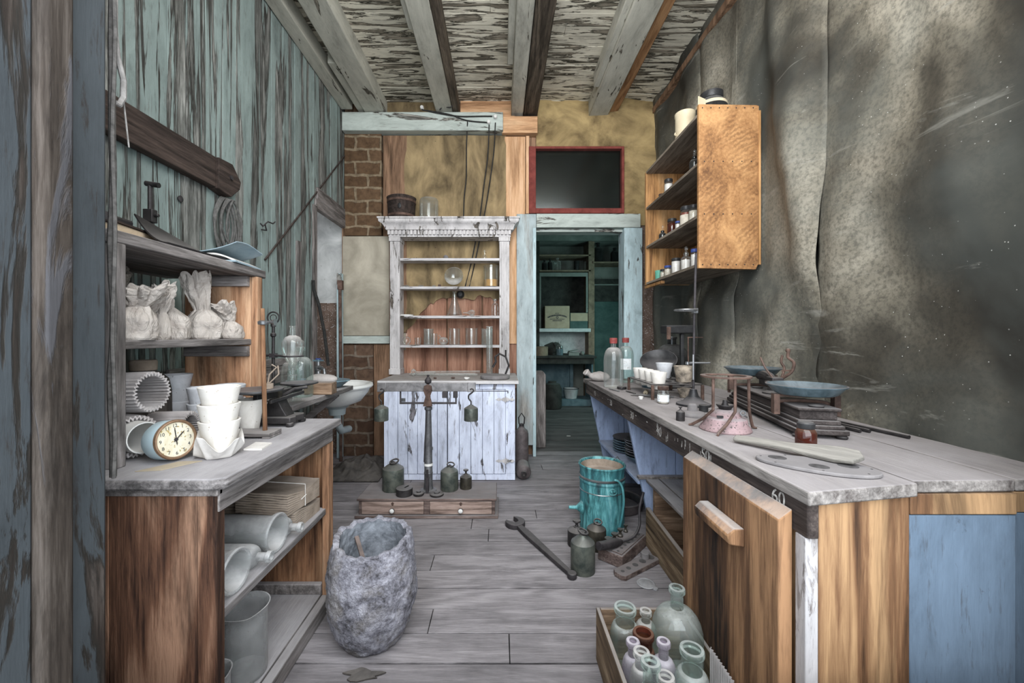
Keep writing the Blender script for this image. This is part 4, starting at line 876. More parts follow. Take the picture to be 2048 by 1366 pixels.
# ================================================================ centre: dresser, balance, stone pot, floor things
# ---- the dresser: lower cabinet, counter, open shelves with a cornice
d = thing('dresser', 'tall painted dresser with open shelves over a pale blue board-fronted cabinet', 'dresser', (-.375, 3.2, 0))
def ld(mb): return mb.xf(Matrix.Translation((.375, -3.2, 0)))
X0, X1, YF = -.862, .112, 2.97
ld(MB().box(X0, X0+.02, YF+.02, 3.53, 0, .715).box(X1-.02, X1, YF+.02, 3.53, 0, .715).box(X0+.02, X1-.02, 3.51, 3.53, 0, .715).box(X0+.02, X1-.02, YF+.02, 3.51, .04, .06)).build('cabinet_body', m_blue, d, bev=.002)
ld(MB().box(X0, X1, YF+.001, YF+.022, 0, .045).box(X0, X1, YF+.001, YF+.022, .675, .715).box(X0, X0+.03, YF+.001, YF+.022, .045, .675).box(X1-.07, X1, YF+.001, YF+.022, .045, .675)).build('face_frame', m_blue, d, bev=.002)
def door(xa, xb, nb, rnd):
    mb = MB(); x = xa; rr = random.Random(rnd); w = (xb-xa)/nb
    for k in range(nb):
        mb.box(xa+k*w+.0012, xa+(k+1)*w-.0012, YF-.008, YF+.016, .048, .672)
    return ld(mb).build('door', m_blue, d, bev=.003)
dl_ = door(X0+.031, -.392, 6, 1); dr_ = door(-.388, X1-.071, 5, 2)
for z in (.60, .145):
    h = MB()
    zc = z; xh = X1-.071
    h.prism([(xh-.075,zc),(xh-.05,zc+.012),(xh-.03,zc+.005),(xh-.012,zc+.016),(xh,zc+.008),(xh+.012,zc+.016),(xh+.03,zc+.005),(xh+.05,zc+.012),(xh+.068,zc),(xh+.05,zc-.012),(xh+.03,zc-.005),(xh+.012,zc-.016),(xh,zc-.008),(xh-.012,zc-.016),(xh-.03,zc-.005),(xh-.05,zc-.012)], YF-.0115, YF-.0085, 'y')
    h.tube([(xh, YF-.012, zc-.022), (xh, YF-.012, zc+.022)], .005, 8)
    ld(h).build('hinge', m_white, dr_)
ld(MB().box(-.51, -.495, YF-.016, YF-.0085, .23, .25).box(-.74,-.70,YF-.012,YF-.0085,.585,.61)).build('latch', m_steel, dl_)
ld(MB().box(-.902, .138, YF-.035, 3.55, .716, .742)).build('counter', m_hutchtop, d, bev=.004)
UF = 3.40
def pilaster(xa, xb):
    mb = MB().box(xa, xb, UF, 3.54, .743, 1.91); w = xb-xa
    for k in range(3):
        c = xa + w*(.25+.25*k); mb.box(c-.006, c+.006, UF-.006, UF, .80, 1.87)
    mb.box(xa-.006, xb+.006, UF-.010, 3.54, .743, .79).box(xa-.006, xb+.006, UF-.010, 3.54, 1.875, 1.91)
    return ld(mb).build('pilaster', m_white, d, bev=.002)
pilaster(-.936, -.852); pilaster(-.005, .080)
SHZ = (1.733, 1.492, 1.243, .993)
for z in SHZ: ld(MB().box(-.852, -.005, UF+.004, 3.535, z-.022, z)).build('shelf', m_whiteX, d, bev=.002)
mb = MB()
for (yy, za, zb, e) in ((UF-.012,1.91,1.965,.006),): mb.box(-.945, .09, yy, 3.54, za, zb)
prof = [(3.54,1.965),(UF-.034,1.965),(UF-.036,1.975),(UF-.040,1.99),(UF-.055,2.012),(UF-.075,2.022),(UF-.08,2.03),(UF-.08,2.046),(UF-.088,2.05),(UF-.088,2.062),(3.54,2.062)]
st0 = len(mb.v); n_ = len(prof); o = len(mb.v)
for sgn, xb in ((-1,-.945),(1,.09)):
    for (yy, zz) in prof: mb.v.append(Vector((xb + sgn*max(0, UF-.012-yy if yy < 3.5 else .0) , yy, zz)) if yy < 3.5 else Vector((xb + sgn*(0 if zz < 2 else .076), yy, zz)))
mb.f += [[o+i for i in range(n_)][::-1], [o+n_+i for i in range(n_)]] + [[o+i, o+(i+1) % n_, o+n_+(i+1) % n_, o+n_+i] for i in range(n_)]
co = ld(mb).build('cornice', m_white, d, bev=.001)
mb = MB()
for k in range(33): x = -.938 + k*(1.02/32); mb.box(x-.0098, x+.0098, UF-.032, UF-.012, 1.926, 1.962)
ld(mb).build('dentil_band', m_white, co, bev=.001)
# ---- glass and oddments on the dresser shelves
def at(px, Y, z): return Vector(((px-CX)*Y/F, Y, z))
GY = 3.478
bottle('glass_vial', 'tiny clear flask with a long neck on the top dresser shelf', 'flask', at(969, GY, SHZ[0]), .020, .085, .0055, .045, g_clear, .02)
solo(MB().ball((0,0,.02), .022, 14, 9, 1, .8, .9).rough(.006, 30, 2), 'stone_lump', m_dustdisc, 'small dusty lump in the middle of the top dresser shelf', 'lump', at(892, GY, SHZ[0]))
solo(MB().tube([(-.07,0,.006),(-.02,.01,.012),(.03,0,.006),(.08,.01,.014)], .006, 7).tube([(-.03,.01,.01),(-.06,.03,.02)], .004, 6), 'dry_twig', m_brownZ, 'dry twig lying at the left of the top dresser shelf', 'twig', at(840, GY, SHZ[0]))
jc = thing('glass_jar', 'wide glass jar with an orange crust inside, right end of the second dresser shelf', 'jar', at(982, GY, SHZ[1]))
MB().lathe([(0,0),(.062,0),(.066,.004),(.066,.188),(.063,.188),(.063,.006),(0,.004)], 40).build('body', g_clear, jc)
MB().lathe([(0,.007),(.061,.007),(.061,.065),(0,.06)], 40).build('contents', m_orangeliq, jc)
solo(MB().lathe([(0,0),(.03,.004),(.06,.022),(.077,.05),(.081,.056),(.078,.059),(.07,.05),(.05,.024),(.02,.009),(0,.007)], 40), 'glass_dish', g_dusty, 'round glass dish propped upright on the second dresser shelf', 'dish', at(909, 3.485, SHZ[1]+.081), 0, rot=(math.radians(78), 0, 0))
for k, (px, lab, s_) in enumerate(((812,'thin watch glass lying leftmost on the second dresser shelf',.03),(842,'small watch glass lying second from the left on the second dresser shelf',.026),(868,'glass stopper lying beside the upright dish on the second dresser shelf',.018))):
    solo(MB().lathe([(0,.0),(s_*.5,.002),(s_,.012),(s_-.002,.014),(0,.004)], 24), 'watch_glass', g_dusty, lab, 'watch glass', at(px, GY-.02, SHZ[1]), 0, 'watch glasses on the second dresser shelf')
solo(MB().box(-.012,.012,-.01,.01,0,.022), 'cork_stub', m_rust, 'small brown cork near the upright dish on the second dresser shelf', 'cork', at(879, GY-.03, SHZ[1]), bev=.003)
mb = MB().lathe([(0,0),(.060,0),(.068,.004),(.070,.014),(.018,.165),(.016,.20),(.021,.212),(.019,.214),(.013,.20),(.014,.165),(.064,.015),(0,.006)], 40)
solo(mb, 'erlenmeyer_flask', g_clear, 'tall conical glass flask in the middle of the third dresser shelf', 'flask', at(909, GY, SHZ[2]))
bottle('glass_bottle', 'small clear bottle with a straight neck, right end of the third dresser shelf', 'bottle', at(990, GY, SHZ[2]), .032, .15, .013, .04, g_clear, .025)
solo(MB().lathe([(0,-.028),(.018,-.022),(.027,0),(.02,.02),(.008,.034),(.0055,.05),(.0045,.075),(0,.075)], 28, M=Matrix.Rotation(-PI/2, 4, 'Y')), 'glass_retort', g_dusty, 'glass bulb with a long drawn-out stem lying on the third dresser shelf', 'retort', at(944, GY-.02, SHZ[2]+.028))
solo(MB().lathe([(.03,0),(.062,0),(.064,.012),(.03,.012)], 36, closed=True), 'ceramic_ring', m_ceram, 'flat white ceramic ring at the left end of the third dresser shelf', 'ring', at(812, GY, SHZ[2]))
ins = thing('wire_insulator', 'dark porcelain insulator holding two cables on the paper wall behind the third dresser shelf', 'insulator', (bx(922), 3.555, bz(590)))
MB().lathe([(0,-.03),(.026,-.03),(.034,-.02),(.034,-.006),(.026,0),(.034,.006),(.034,.014),(.018,.03),(0,.032)], 24, M=Matrix.Rotation(PI/2, 4, 'X')).build('body', m_black, ins)
MB().ring((0,-.002,0), .031, .004, 20, 8, 'y').build('tie_wire', m_wiregrey, ins)
r4 = 'glassware on the fourth dresser shelf'
def flask(label, loc, R, neck, group, lab2='flask'):
    mb = MB().lathe([(0,.0),(R*.5,.0)] + [(R*math.sin(a), R*.95 - R*math.cos(a)) for a in [PI*(.22+.07*i) for i in range(10)]] + [(R*.3, R*1.92), (R*.28, R*1.9+neck), (R*.36, R*1.92+neck), (R*.22, R*1.92+neck)], 32)
    return solo(mb, 'round_flask', g_clear, label, lab2, loc, 0, group)
flask('small round glass flask at the left end of the fourth dresser shelf', at(813, GY, SHZ[3]), .038, .028, r4)
def bk_(px, dy, r_, h, lab, g=None): return solo(beaker_mb(r_, h, True, 1.06, 36, .002), 'glass_beaker', g or g_clear, lab, 'beaker', at(px, GY+dy, SHZ[3]), -PI*.7, r4)
bk_(836, -.01, .028, .062, 'small low beaker second from the left on the fourth dresser shelf')
bk_(857, .025, .042, .14, 'tall wide beaker behind a smaller one on the fourth dresser shelf', g_dusty)
bk_(868, -.038, .029, .098, 'medium beaker standing in front of the tall wide one on the fourth dresser shelf')
solo(MB().ball((0,0,.034), .042, 26, 14, 1, 1, .8).tube([(-.02,0,.055),(-.04,.0,.085)], .007, 8), 'round_retort', g_dusty, 'squat round retort right of the small beakers on the fourth dresser shelf', 'retort', at(887, GY, SHZ[3]), .4, r4)
bk_(909, 0, .050, .143, 'tall straight beaker in the middle of the fourth dresser shelf')
bk_(943, 0, .054, .145, 'widest tall beaker, right of the middle one on the fourth dresser shelf')
bk_(974, .02, .05, .14, 'tall beaker half behind the measuring cylinder on the fourth dresser shelf', g_dusty)
# on the dresser counter
CT = .7425
solo(MB().lathe([(0,0),(.045,0),(.046,.008),(.026,.014),(.025,.40),(.029,.404),(.027,.407),(.022,.40),(.022,.02),(0,.016)], 32), 'measuring_cylinder', g_dusty, 'tall dusty glass cylinder standing on the dresser counter in front of the shelves', 'glass cylinder', at(979, 3.30, CT))
vs = thing('drill_stand', 'black bent iron stand with a crank arm at the right end of the dresser counter', 'iron stand', at(1004, 3.22, CT))
MB().tube([(.02,0,.0),(.055,0,.09),(.03,0,.16),(-.02,0,.185),(-.055,0,.16)], .008, 10).tube([(.03,0,.16),(.03,0,.215)], .007, 8).tube([(-.055,0,.16),(-.05,0,.12),(-.075,0,.075)], .009, 10).build('arm', m_iron, vs)
MB().lathe([(0,0),(.03,0),(.03,.008),(0,.012)], 20, (.02,0,0)).build('foot', m_iron, vs)
solo(MB().lathe([(0,0),(.105,0),(.112,.008),(.112,.024),(.105,.03),(0,.032)], 44), 'round_plate', m_dustdisc, 'wide dusty round metal lid at the right front of the dresser counter', 'lid', at(990, 3.06, CT))
TG = 'glass tubes lying on the dresser counter'
for k, (px, dy, L, a) in enumerate(((885,3.34,.55,.03),(895,3.30,.50,-.04),(905,3.36,.46,.09))):
    solo(MB().tube([(-L/2,0,.009),(L/2,0,.009)], .0085, 10), 'glass_tube', g_dusty, ('long glass tube at the back of the dresser counter', 'glass tube lying nearest the front of the dresser counter', 'glass tube lying slantwise between two others on the dresser counter')[k], 'glass tube', at(px, dy, CT+.0005 + (.0175 if k == 2 else 0)), a, TG)
solo(MB().lathe([(0,0),(.02,.004),(.03,.02),(.02,.036),(.008,.045),(.006,.20),(0,.2)], 24, M=Matrix.Rotation(PI/2, 4, 'Y')), 'thistle_tube', g_dusty, 'glass tube with a round bulb lying at the left of the dresser counter', 'glass tube', at(822, 3.26, CT+.031))
for k, (px, y_, s_) in enumerate(((934,3.02,.022),(906,3.06,.014),(870,3.05,.012))):
    solo(MB().ball((0,0,s_*.5), s_, 12, 8, 1, .8, .6).rough(s_*.35, 30, k), 'ore_chip', m_ceram if k == 0 else m_rust, ('white broken chip on the dresser counter near the hanging beam end', 'brown chip near the middle of the dresser counter', 'small brown chip on the dresser counter just right of the balance post')[k], 'chip', at(px, y_, CT))
# on the dresser's cornice
bt = thing('dark_bucket', 'old dark wooden bucket with a hole in its side on top of the dresser', 'bucket', at(803, 3.46, 2.0625))
mb = MB().lathe([(0,0),(.108,0),(.112,.004),(.120,.185),(.124,.195),(.116,.20),(.110,.196),(.104,.02),(0,.016)], 48).rough(.004, 12, 3); mb.build('body', m_darkY, bt)
MB().lathe([(.114,.025),(.1175,.026),(.118,.045),(.1145,.046)], 48, closed=True).lathe([(.119,.15),(.1225,.151),(.123,.17),(.119,.171)], 48, closed=True).build('hoop', m_rust, bt)
MB().ball((.012,-.118,.10), .016, 12, 8, 1, .25, 1.5).build('hole', m_black, bt)
gj = thing('bell_jar', 'upturned clear glass jar on top of the dresser', 'jar', at(858, 3.47, 2.0625))
MB().lathe([(.078,0),(.080,.002),(.080,.175),(.074,.192),(.05,.2),(0,.201)], 44).build('body', g_dusty, gj)
# ---- wires on the back wall
wi = thing('wall_wiring', 'loose black electric cables hanging down the back wall from white insulators', 'wires', (bx(960), 3.49, bz(270)))
def lw(mb): return mb.xf(Matrix.Translation((-bx(960), -3.49, -bz(270))))
def wp(pts, y): return [Vector((bx(a), y if not isinstance(y, list) else y[i], bz(b))) for i, (a, b) in enumerate(pts)]
def smooth(pts, k=5):
    out = []
    for i in range(len(pts)-1):
        p0, p1, p2, p3 = pts[max(i-1,0)], pts[i], pts[i+1], pts[min(i+2,len(pts)-1)]
        for j in range(k):
            t = j/k; out.append(.5*((2*p1)+(p2-p0)*t+(2*p0-5*p1+4*p2-p3)*t*t+(3*p1-p0-3*p2+p3)*t**3))
    return out+[pts[-1]]
for pts in ([(937,256),(934,300),(934,360),(930,400),(929,440)], [(979,262),(976,320),(968,380),(960,440),(945,520),(930,580)], [(991,258),(988,310),(980,370),(968,440),(952,520),(938,582)]):
    ys = [3.493, 3.54, 3.525, 3.52, 3.50, 3.545][:len(pts)]
    if len(pts) == 6: ys = [3.493, 3.52, 3.53, 3.546, 3.547, 3.547]
    lw(MB().tube(smooth(wp(pts, ys)), .0052, 7)).build('cable', m_wire, wi)
for pts in ([(848,233),(880,240),(920,246),(960,246),(985,246)], [(850,234),(900,242),(935,254),(975,258)]):
    lw(MB().tube(smooth(wp(pts, 3.489)), .0055, 7)).build('cable', m_wire, wi)
lw(MB().tube(smooth([Vector((bx(a), 3.45+.015*math.sin(i), bz(b))) for i, (a, b) in enumerate(((880,232),(890,222),(898,230),(905,222),(912,228),(904,236),(892,232),(884,238)))]), .005, 7)).build('cable', m_wire, wi)
for a, b in ((849,230),(978,258),(991,248)):
    lw(MB().lathe([(0,0),(.013,0),(.016,.006),(.011,.014),(.016,.022),(.013,.03),(0,.032)], 18, (bx(a), 3.498, bz(b)), M=Matrix.Rotation(PI/2, 4, 'X'))).build('insulator', m_ceram, wi)
# ---- gas cylinders beside the dresser
def gas(label, loc, rot):
    g = thing('gas_cylinder', label, 'gas cylinder', loc, 0, 'gas cylinders beside the dresser', rot)
    MB().lathe([(0,0),(.05,0),(.055,.006),(.055,.29),(.048,.318),(.03,.335),(.022,.345),(.022,.352),(0,.352)], 36).build('body', m_rust2, g)
    MB().lathe([(.010,.350),(.02,.350),(.02,.372),(.010,.372)], 20, closed=True).build('neck', m_iron, g)
    return g
m_rust2 = metal('grimy_cylinder', (.055,.045,.045), (.12,.10,.10), .2, .6, .6)
g1 = gas('grimy metal cylinder with a wire handle standing beside the dresser', (.172, 3.19, 0), (0, 0, 0))
MB().tube([(-.02,0,.37),(-.024,0,.42),(0,0,.455),(.024,0,.42),(.02,0,.37)], .005, 8).build('handle', m_iron, g1)
g2 = gas('grimy metal cylinder lying on the floor with its nozzle end toward the room', (.176, 3.115, .0555), (PI/2, 0, 0))
for o_ in kids(g2):
    if o_.name.startswith('body'): o_.scale = (1, 1, .46)
    else: o_.location.z = -.190
# ---- floor balance: wooden box with drawers, post, beam, weights
b = thing('balance', 'tall beam balance on a dusty two-drawer wooden box in front of the dresser', 'balance', (-.43, 2.47, 0))
def lb(mb): return mb.xf(Matrix.Translation((.43, -2.47, 0)))
lb(MB().box(-.852, -.01, 2.338, 2.62, 0, .018)).build('plinth', m_balwood, b, bev=.004)
lb(MB().box(-.832, -.03, 2.37, 2.60, .018, .10).box(-.832,-.815,2.355,2.37,.018,.10).box(-.047,-.03,2.355,2.37,.018,.10).box(-.448,-.414,2.355,2.37,.018,.10)).build('case', m_balwood, b, bev=.002)
lb(MB().box(-.842, -.02, 2.345, 2.61, .1005, .116)).build('lid', m_balwood, b, bev=.005)
for xa, xb in ((-.814,-.449),(-.413,-.048)):
    dw = lb(MB().box(xa, xb, 2.352, 2.3695, .022, .097)).build('drawer', m_drawer, b, bev=.002)
    cx_ = (xa+xb)/2
    lb(MB().lathe([(0,0),(.007,0),(.007,.01),(.013,.014),(.013,.02),(.006,.024),(0,.024)], 22, (cx_, 2.352, .048), M=Matrix.Rotation(PI/2, 4, 'X'))).build('knob', m_ceram, dw)
    lb(MB().lathe([(.0125,.012),(.0145,.012),(.0145,.02),(.0125,.02)], 22, (cx_, 2.352, .048), M=Matrix.Rotation(PI/2, 4, 'X'), closed=True)).build('knob_ring', m_black, dw)
    lb(MB().prism([(cx_-.004,.072),(cx_+.004,.072),(cx_+.009,.086),(cx_,.094),(cx_-.009,.086)], 2.3505, 2.3525, 'y')).build('keyhole', m_rust, dw)
Xp, Yp = -.442, 2.47
m_post = metal('grey_post', (.075,.075,.08), (.16,.16,.165), .5, .5, .5)
lb(MB().lathe([(0,0),(.05,0),(.05,.006),(.03,.012),(.0255,.05),(.0255,.105),(.028,.11),(.0255,.115),(.0225,.30),(.018,.495),(.024,.50),(.024,.515),(0,.52)], 30, (Xp,Yp,.1165))).build('post', m_post, b)
lb(MB().lathe([(.0258,.155),(.027,.155),(.027,.17),(.0258,.17)], 28, (Xp,Yp,.1165), closed=True)).build('collar', m_ceram, b)
lb(MB().prism([(Xp-.028,.64),(Xp+.028,.64),(Xp+.022,.67),(Xp+.014,.70),(Xp+.026,.735),(Xp+.022,.765),(Xp,.775),(Xp-.022,.765),(Xp-.026,.735),(Xp-.014,.70),(Xp-.022,.67)], Yp-.03, Yp-.012, 'y').box(Xp-.012,Xp+.012,Yp-.012,Yp+.012,.63,.70)).build('yoke', m_rust, b, bev=.002)
lb(MB().lathe([(0,.77),(.008,.775),(.02,.785),(.021,.80),(.012,.812),(.006,.82),(.009,.83),(0,.835)], 24, (Xp,Yp-.01,0))).build('finial', m_ironbare, b)
m_steelbeam = metal('grey_beam', (.13,.125,.125), (.26,.25,.25), .5, .45, .4)
lb(MB().box(-.755,-.150,Yp-.010,Yp+.006,.728,.782).box(-.755,-.70,Yp-.016,Yp-.0101,.726,.784).box(-.20,-.150,Yp-.016,Yp-.0101,.726,.784)).build('beam', m_steelbeam, b, bev=.003)
lb(MB().box(-.622,-.268,Yp+.007,Yp+.014,.648,.660).box(-.622,-.612,Yp+.007,Yp+.014,.660,.728).box(-.278,-.268,Yp+.007,Yp+.014,.660,.728).box(-.15,.052,Yp+.001,Yp+.006,.727,.732).box(.046,.052,Yp+.001,Yp+.006,.715,.727)).build('stirrup', m_ironbare, b, bev=.001)
lb(MB().box(-.355,-.325,Yp-.02,Yp+.012,.69,.727).box(-.288,-.262,Yp-.02,Yp+.012,.69,.727)).build('slider', m_ironbare, b, bev=.002)
lb(MB().tube([(Xp-.022,Yp-.028,.30),(Xp-.018,Yp-.028,.42),(Xp-.004,Yp-.026,.62)], .0028, 6).box(Xp-.008,Xp+.010,Yp-.05,Yp-.028,.1165,.21).tube([(Xp+.002,Yp-.045,.16),(Xp+.002,Yp-.045,.26)], .006, 8)).build('indicator', m_ironbare, b)
def weight(name, label, loc, R, h, mat, style, group=None, rz=0):
    w_ = thing(name, label, 'weight', loc, rz, group)
    MB().lathe([(0,0),(R*.97,0),(R,R*.06),(R,h*.74),(R*.96,h*.80),(R*.62,h*.90),(R*.34,h*.965),(R*.30,h),(0,h)], 34).build('body', mat, w_)
    if style == 'ring':
        MB().tube([(-R*.16,0,h*.98),(-R*.16,0,h*1.02),(0,0,h*1.05),(R*.16,0,h*1.02),(R*.16,0,h*.98)], R*.055, 8).xf(Matrix()).build('lug', m_iron, w_)
        mb = MB().ring((0,0,0), R*.40, R*.08, 26, 8, 'z'); mb.xf(Matrix.Translation((R*.12, -R*.1, h*1.02+R*.10)) @ Euler((.25, -.20, 0)).to_matrix().to_4x4()); mb.build('ring_handle', m_iron, w_)
    elif style == 'knob': MB().lathe([(0,h),(R*.2,h),(R*.14,h+R*.25),(R*.22,h+R*.4),(R*.45,h+R*.55),(R*.42,h+R*.7),(0,h+R*.72)], 22).build('knob', m_iron, w_)
    elif style == 'hook':
        MB().tube([(0,0,h*.97),(0,0,h+.026)], .004, 8).tube(smooth([Vector((0,0,h+.022)), Vector((-.014,0,h+.04)), Vector((-.012,0,h+.062)), Vector((.004,0,h+.074)), Vector((.016,0,h+.088)), Vector((.006,0,h+.10)), Vector((-.006,0,h+.094))], 4), .0048, 8).build('hook', m_iron, w_)
    return w_
WG = 'brass weights on the balance box'
weight('hanging_weight', 'green brass weight hanging by a hook from the left end of the balance beam', (-.728, 2.455, .5515), .043, .095, m_brass, 'hook', 'hanging balance weights')
weight('hanging_weight', 'green brass weight hanging by a hook from the balance beam right of the post', (-.178, 2.455, .5515), .043, .095, m_brass, 'hook', 'hanging balance weights')
BZ2 = .1165
weight('brass_weight', 'largest green brass weight with a ring handle at the left end of the balance box', (-.665, 2.49, BZ2), .066, .165, m_brass, 'ring', WG)
weight('brass_weight', 'medium green brass weight with a ring handle right of the balance post', (-.315, 2.49, BZ2), .055, .145, m_brass, 'ring', WG, 1.0)
weight('brass_weight', 'small dark brass weight with a knob at the right of the balance box', (-.214, 2.51, BZ2), .037, .09, m_brassdk, 'knob', WG)
sw = thing('slotted_weight', 'dark round slotted weight lying in front of the largest green weight', 'weight', (-.575, 2.405, BZ2), -.5, WG)
mb = MB(); n_ = 40; pl = [(.049*math.cos(a), .049*math.sin(a)) for a in [math.radians(98+344*k/n_) for k in range(n_+1)]]; pl += [(.006,.0),(-.006,.0)]
mb.prism(pl, 0, .042); mb.build('body', m_iron, sw, bev=.002)
def disc(name, label, loc, R, h, group=WG):
    return solo(MB().lathe([(0,0),(R*.85,0),(R,h*.3),(R,h*.6),(R*.8,h*.72),(R*.45,h*.76),(R*.40,h),(0,h)], 28), name, m_iron, label, 'weight', loc, 0, group)
disc('disc_weight', 'small flat dark weight lying left of the balance post', (-.487, 2.395, BZ2), .032, .026)
disc('disc_weight', 'wider flat dark weight lying at the foot of the balance post', (-.378, 2.392, BZ2), .041, .022)
# ---- the stone pot
pot = thing('stone_pot', 'large rough grey stone crucible with a broken jagged rim standing on the floor', 'pot', (-.455, 1.43, 0), 0)
prof = [(0,0),(.085,0),(.105,.008),(.128,.05),(.145,.11),(.152,.17),(.152,.23),(.145,.29),(.136,.34),(.131,.366)]
inn = [(.112,.362),(.115,.32),(.120,.24),(.115,.15),(.095,.09),(0,.075)]
def dense(pr, k=6):
    o = []
    for (a, z), (a2, z2) in zip(pr, pr[1:]):
        m_ = max(1, int(math.hypot(a2-a, z2-z)/.0075)); o += [(a+(a2-a)*i/m_, z+(z2-z)*i/m_) for i in range(m_)]
    return o+[pr[-1]]
inn = [(.131,.366),(.120,.368),(.112,.360)] + inn[1:]
no_ = len(MB().lathe(dense(prof) + dense(inn[:3])[1:], 150).v)
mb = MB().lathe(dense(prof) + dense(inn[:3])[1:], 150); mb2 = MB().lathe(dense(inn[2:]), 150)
for i, v in enumerate(mb.v + mb2.v):
    a = math.atan2(v.y, v.x); rr = math.hypot(v.x, v.y); q = Vector((math.cos(a)*2.4, math.sin(a)*2.4, v.z*17))
    outer = i < no_
    n1 = mno.noise(q) * .006 + mno.noise(q*2.6) * .0045 + mno.noise(q*6) * .0035 + abs(mno.noise(q*11)) * .003
    k = 1 + n1/.14*(1 if outer else .7)
    if rr > 1e-4: v.x *= k; v.y *= k
    if v.z > .25:
        jag = .016*mno.noise(Vector((math.cos(a)*2.1, math.sin(a)*2.1, 4))) + .009*mno.noise(Vector((math.cos(a)*5, math.sin(a)*5, 1))) + .004*mno.noise(Vector((math.cos(a)*16, math.sin(a)*16, 2))) - .020*max(0, math.cos(a+1.9))**2 - .012*max(0, math.cos(a+.9))**6
        v.z += jag*((v.z-.25)/.116)**1.5
    if v.z < 0: v.z = 0
mb.build('body', m_stone, pot, ang=70); mb2.build('shaded_inside', m_stoneshade, pot, ang=70)  # inner wall of the same pot, its shade put into the colour
solo(MB().bar((-.055,.085,.30),(.052,-.075,.305),.013,.008).tube([(.05,-.06,.30),(.0,.0,.13),(-.03,.03,.088)], .004, 6), 'iron_strip', m_rust, 'rusty iron strip lying across inside the stone pot', 'iron strip', (-.455,1.43,0)) if False else \
solo(MB().bar((-.085,.075,.315),(.035,-.105,.215),.014,.008), 'iron_strip', m_rust, 'rusty iron strip leaning inside the stone pot', 'iron strip', (-.455,1.43,0))
solo(MB().prism([(.055*math.cos(a)*(1+.3*math.sin(a*5)), .022*math.sin(a)*(1+.3*math.cos(a*3))) for a in [2*PI*k/24 for k in range(24)]], 0, .004).rough(.002, 40, 1), 'dark_clod', m_burlap, 'flat crumbled dark clod on the floor in front of the stone pot', 'debris', (-.43, 1.262, .0))
# ---- wrench on the floor
wr = thing('wrench', 'long old iron spanner with an open jaw lying on the floor boards', 'wrench', (.235, 2.0, 0), 0)
A_, B_ = Vector((.085, 2.26, 0)), Vector((.318, 1.765, 0)); dv = (B_-A_); L_ = dv.length; an = math.atan2(dv.y, dv.x)
mb = MB(); jaw = []
R1, R2 = .058, .028
jaw = [(R1*math.cos(a), R1*math.sin(a)*.95) for a in [math.radians(-125+250*k/22) for k in range(23)]]
jaw += [(-.045,.030),(-.01,.026),(.012,.015),(.016,0),(.012,-.015),(-.01,-.024),(-.045,-.026)]
mb.prism(jaw, 0, .028)
mb.xf(Matrix.Rotation(.3, 4, 'Z'))
mb.prism([(.05,-.016),(.14,-.021),(L_-.02,-.011),(L_,-.014),(L_,.014),(L_-.02,.011),(.14,.021),(.05,.016)], .004, .024)
mb.lathe([(0,.002),(.019,.002),(.021,.006),(.021,.024),(.019,.028),(0,.028)], 20, (L_,0,0))
mb.xf(Matrix.Translation(A_ - Vector((.235,2.0,0))) @ Matrix.Rotation(an, 4, 'Z')); mb.build('shank', m_ironbare, wr, bev=.003)
# ---- block of wood in the doorway
solo(MB().box(-.05,.05,-.03,.03,0,.70).prism([(-.05,.70),(.05,.70),(.02,.735),(-.05,.735)], -.03, .03, 'y').rough(.002, 9, 3), 'wood_plank', m_greyZ, 'weathered upright plank leaning against the left door jamb', 'plank', (.388, 3.86, .0), .05, bev=.003)
solo(MB().prism([(-.02,-.01),(.02,-.012),(.022,.01),(-.018,.012)], 0, .002), 'paper_scrap', m_bookpage, 'tiny white paper scrap on the floor just inside the doorway', 'paper', onz(1137, 872, .001))
# ================================================================ back room
def part(o, name, mb, mat, **k): return mb.xf(Matrix.Translation(-Vector(o.location))).build(name, mat, o, **k)
YS = 6.55
k_ = YS/F
def qx(px): return (px-CX)*k_
def qz(py): return H-(py-CY)*k_
s = thing('back_shelves', 'tall dim shelving with boxes and bottles in the back room, seen through the doorway', 'shelving', (1.2, 6.75, 0))
part(s, 'backboard', MB().box(.3, 2.5, 6.95, 6.995, 0, 2.7), m_backwall)
part(s, 'upright', MB().box(qx(1072)-.2, qx(1079), YS, 6.95, 0, qz(482)), m_backdark, bev=.004)
part(s, 'upright', MB().box(qx(1177), qx(1184), YS, 6.95, 0, qz(482)), m_backwood, bev=.004)
part(s, 'upright', MB().box(qx(1184.5), qx(1190), YS+.03, 6.95, 0, qz(482)), m_backwood, bev=.004)
part(s, 'header', MB().box(qx(1060), qx(1260), YS-.02, 6.95, qz(482), qz(462)), m_backwall)
for a, b_, y_ in ((1076,1182,509),(1079,1182,540),(1186,1260,523)): part(s, 'shelf', MB().box(qx(a), qx(b_), YS, 6.95, qz(y_+3), qz(y_)), m_backwood, bev=.003)
part(s, 'shelf', MB().box(qx(1078), qx(1180), YS-.06, 6.95, qz(664), qz(657)), m_backwhite, bev=.004)
part(s, 'frame', MB().box(qx(1079), qx(1176), YS, YS+.03, qz(553), qz(545)).box(qx(1079), qx(1082), YS, YS+.03, qz(657), qz(553)).box(qx(1172), qx(1176), YS, YS+.03, qz(625), qz(553)), m_backwall, bev=.003)
part(s, 'back_panel', MB().box(qx(1079), qx(1177), 6.90, 6.949, qz(657), qz(545)), m_backdark)
part(s, 'back_panel', MB().box(qx(1079), qx(1177), 6.82, 6.949, qz(708), qz(664)), m_backwhite)
part(s, 'back_panel', MB().box(qx(1190), 2.5, 6.85, 6.949, 0, qz(565)), m_backteal)
part(s, 'back_panel', MB().box(qx(1190), 2.5, 6.83, 6.949, qz(600), qz(553)), m_backdark)
part(s, 'rail', MB().box(qx(1190), 2.5, 6.80, 6.83, qz(567), qz(564)), m_backwall)
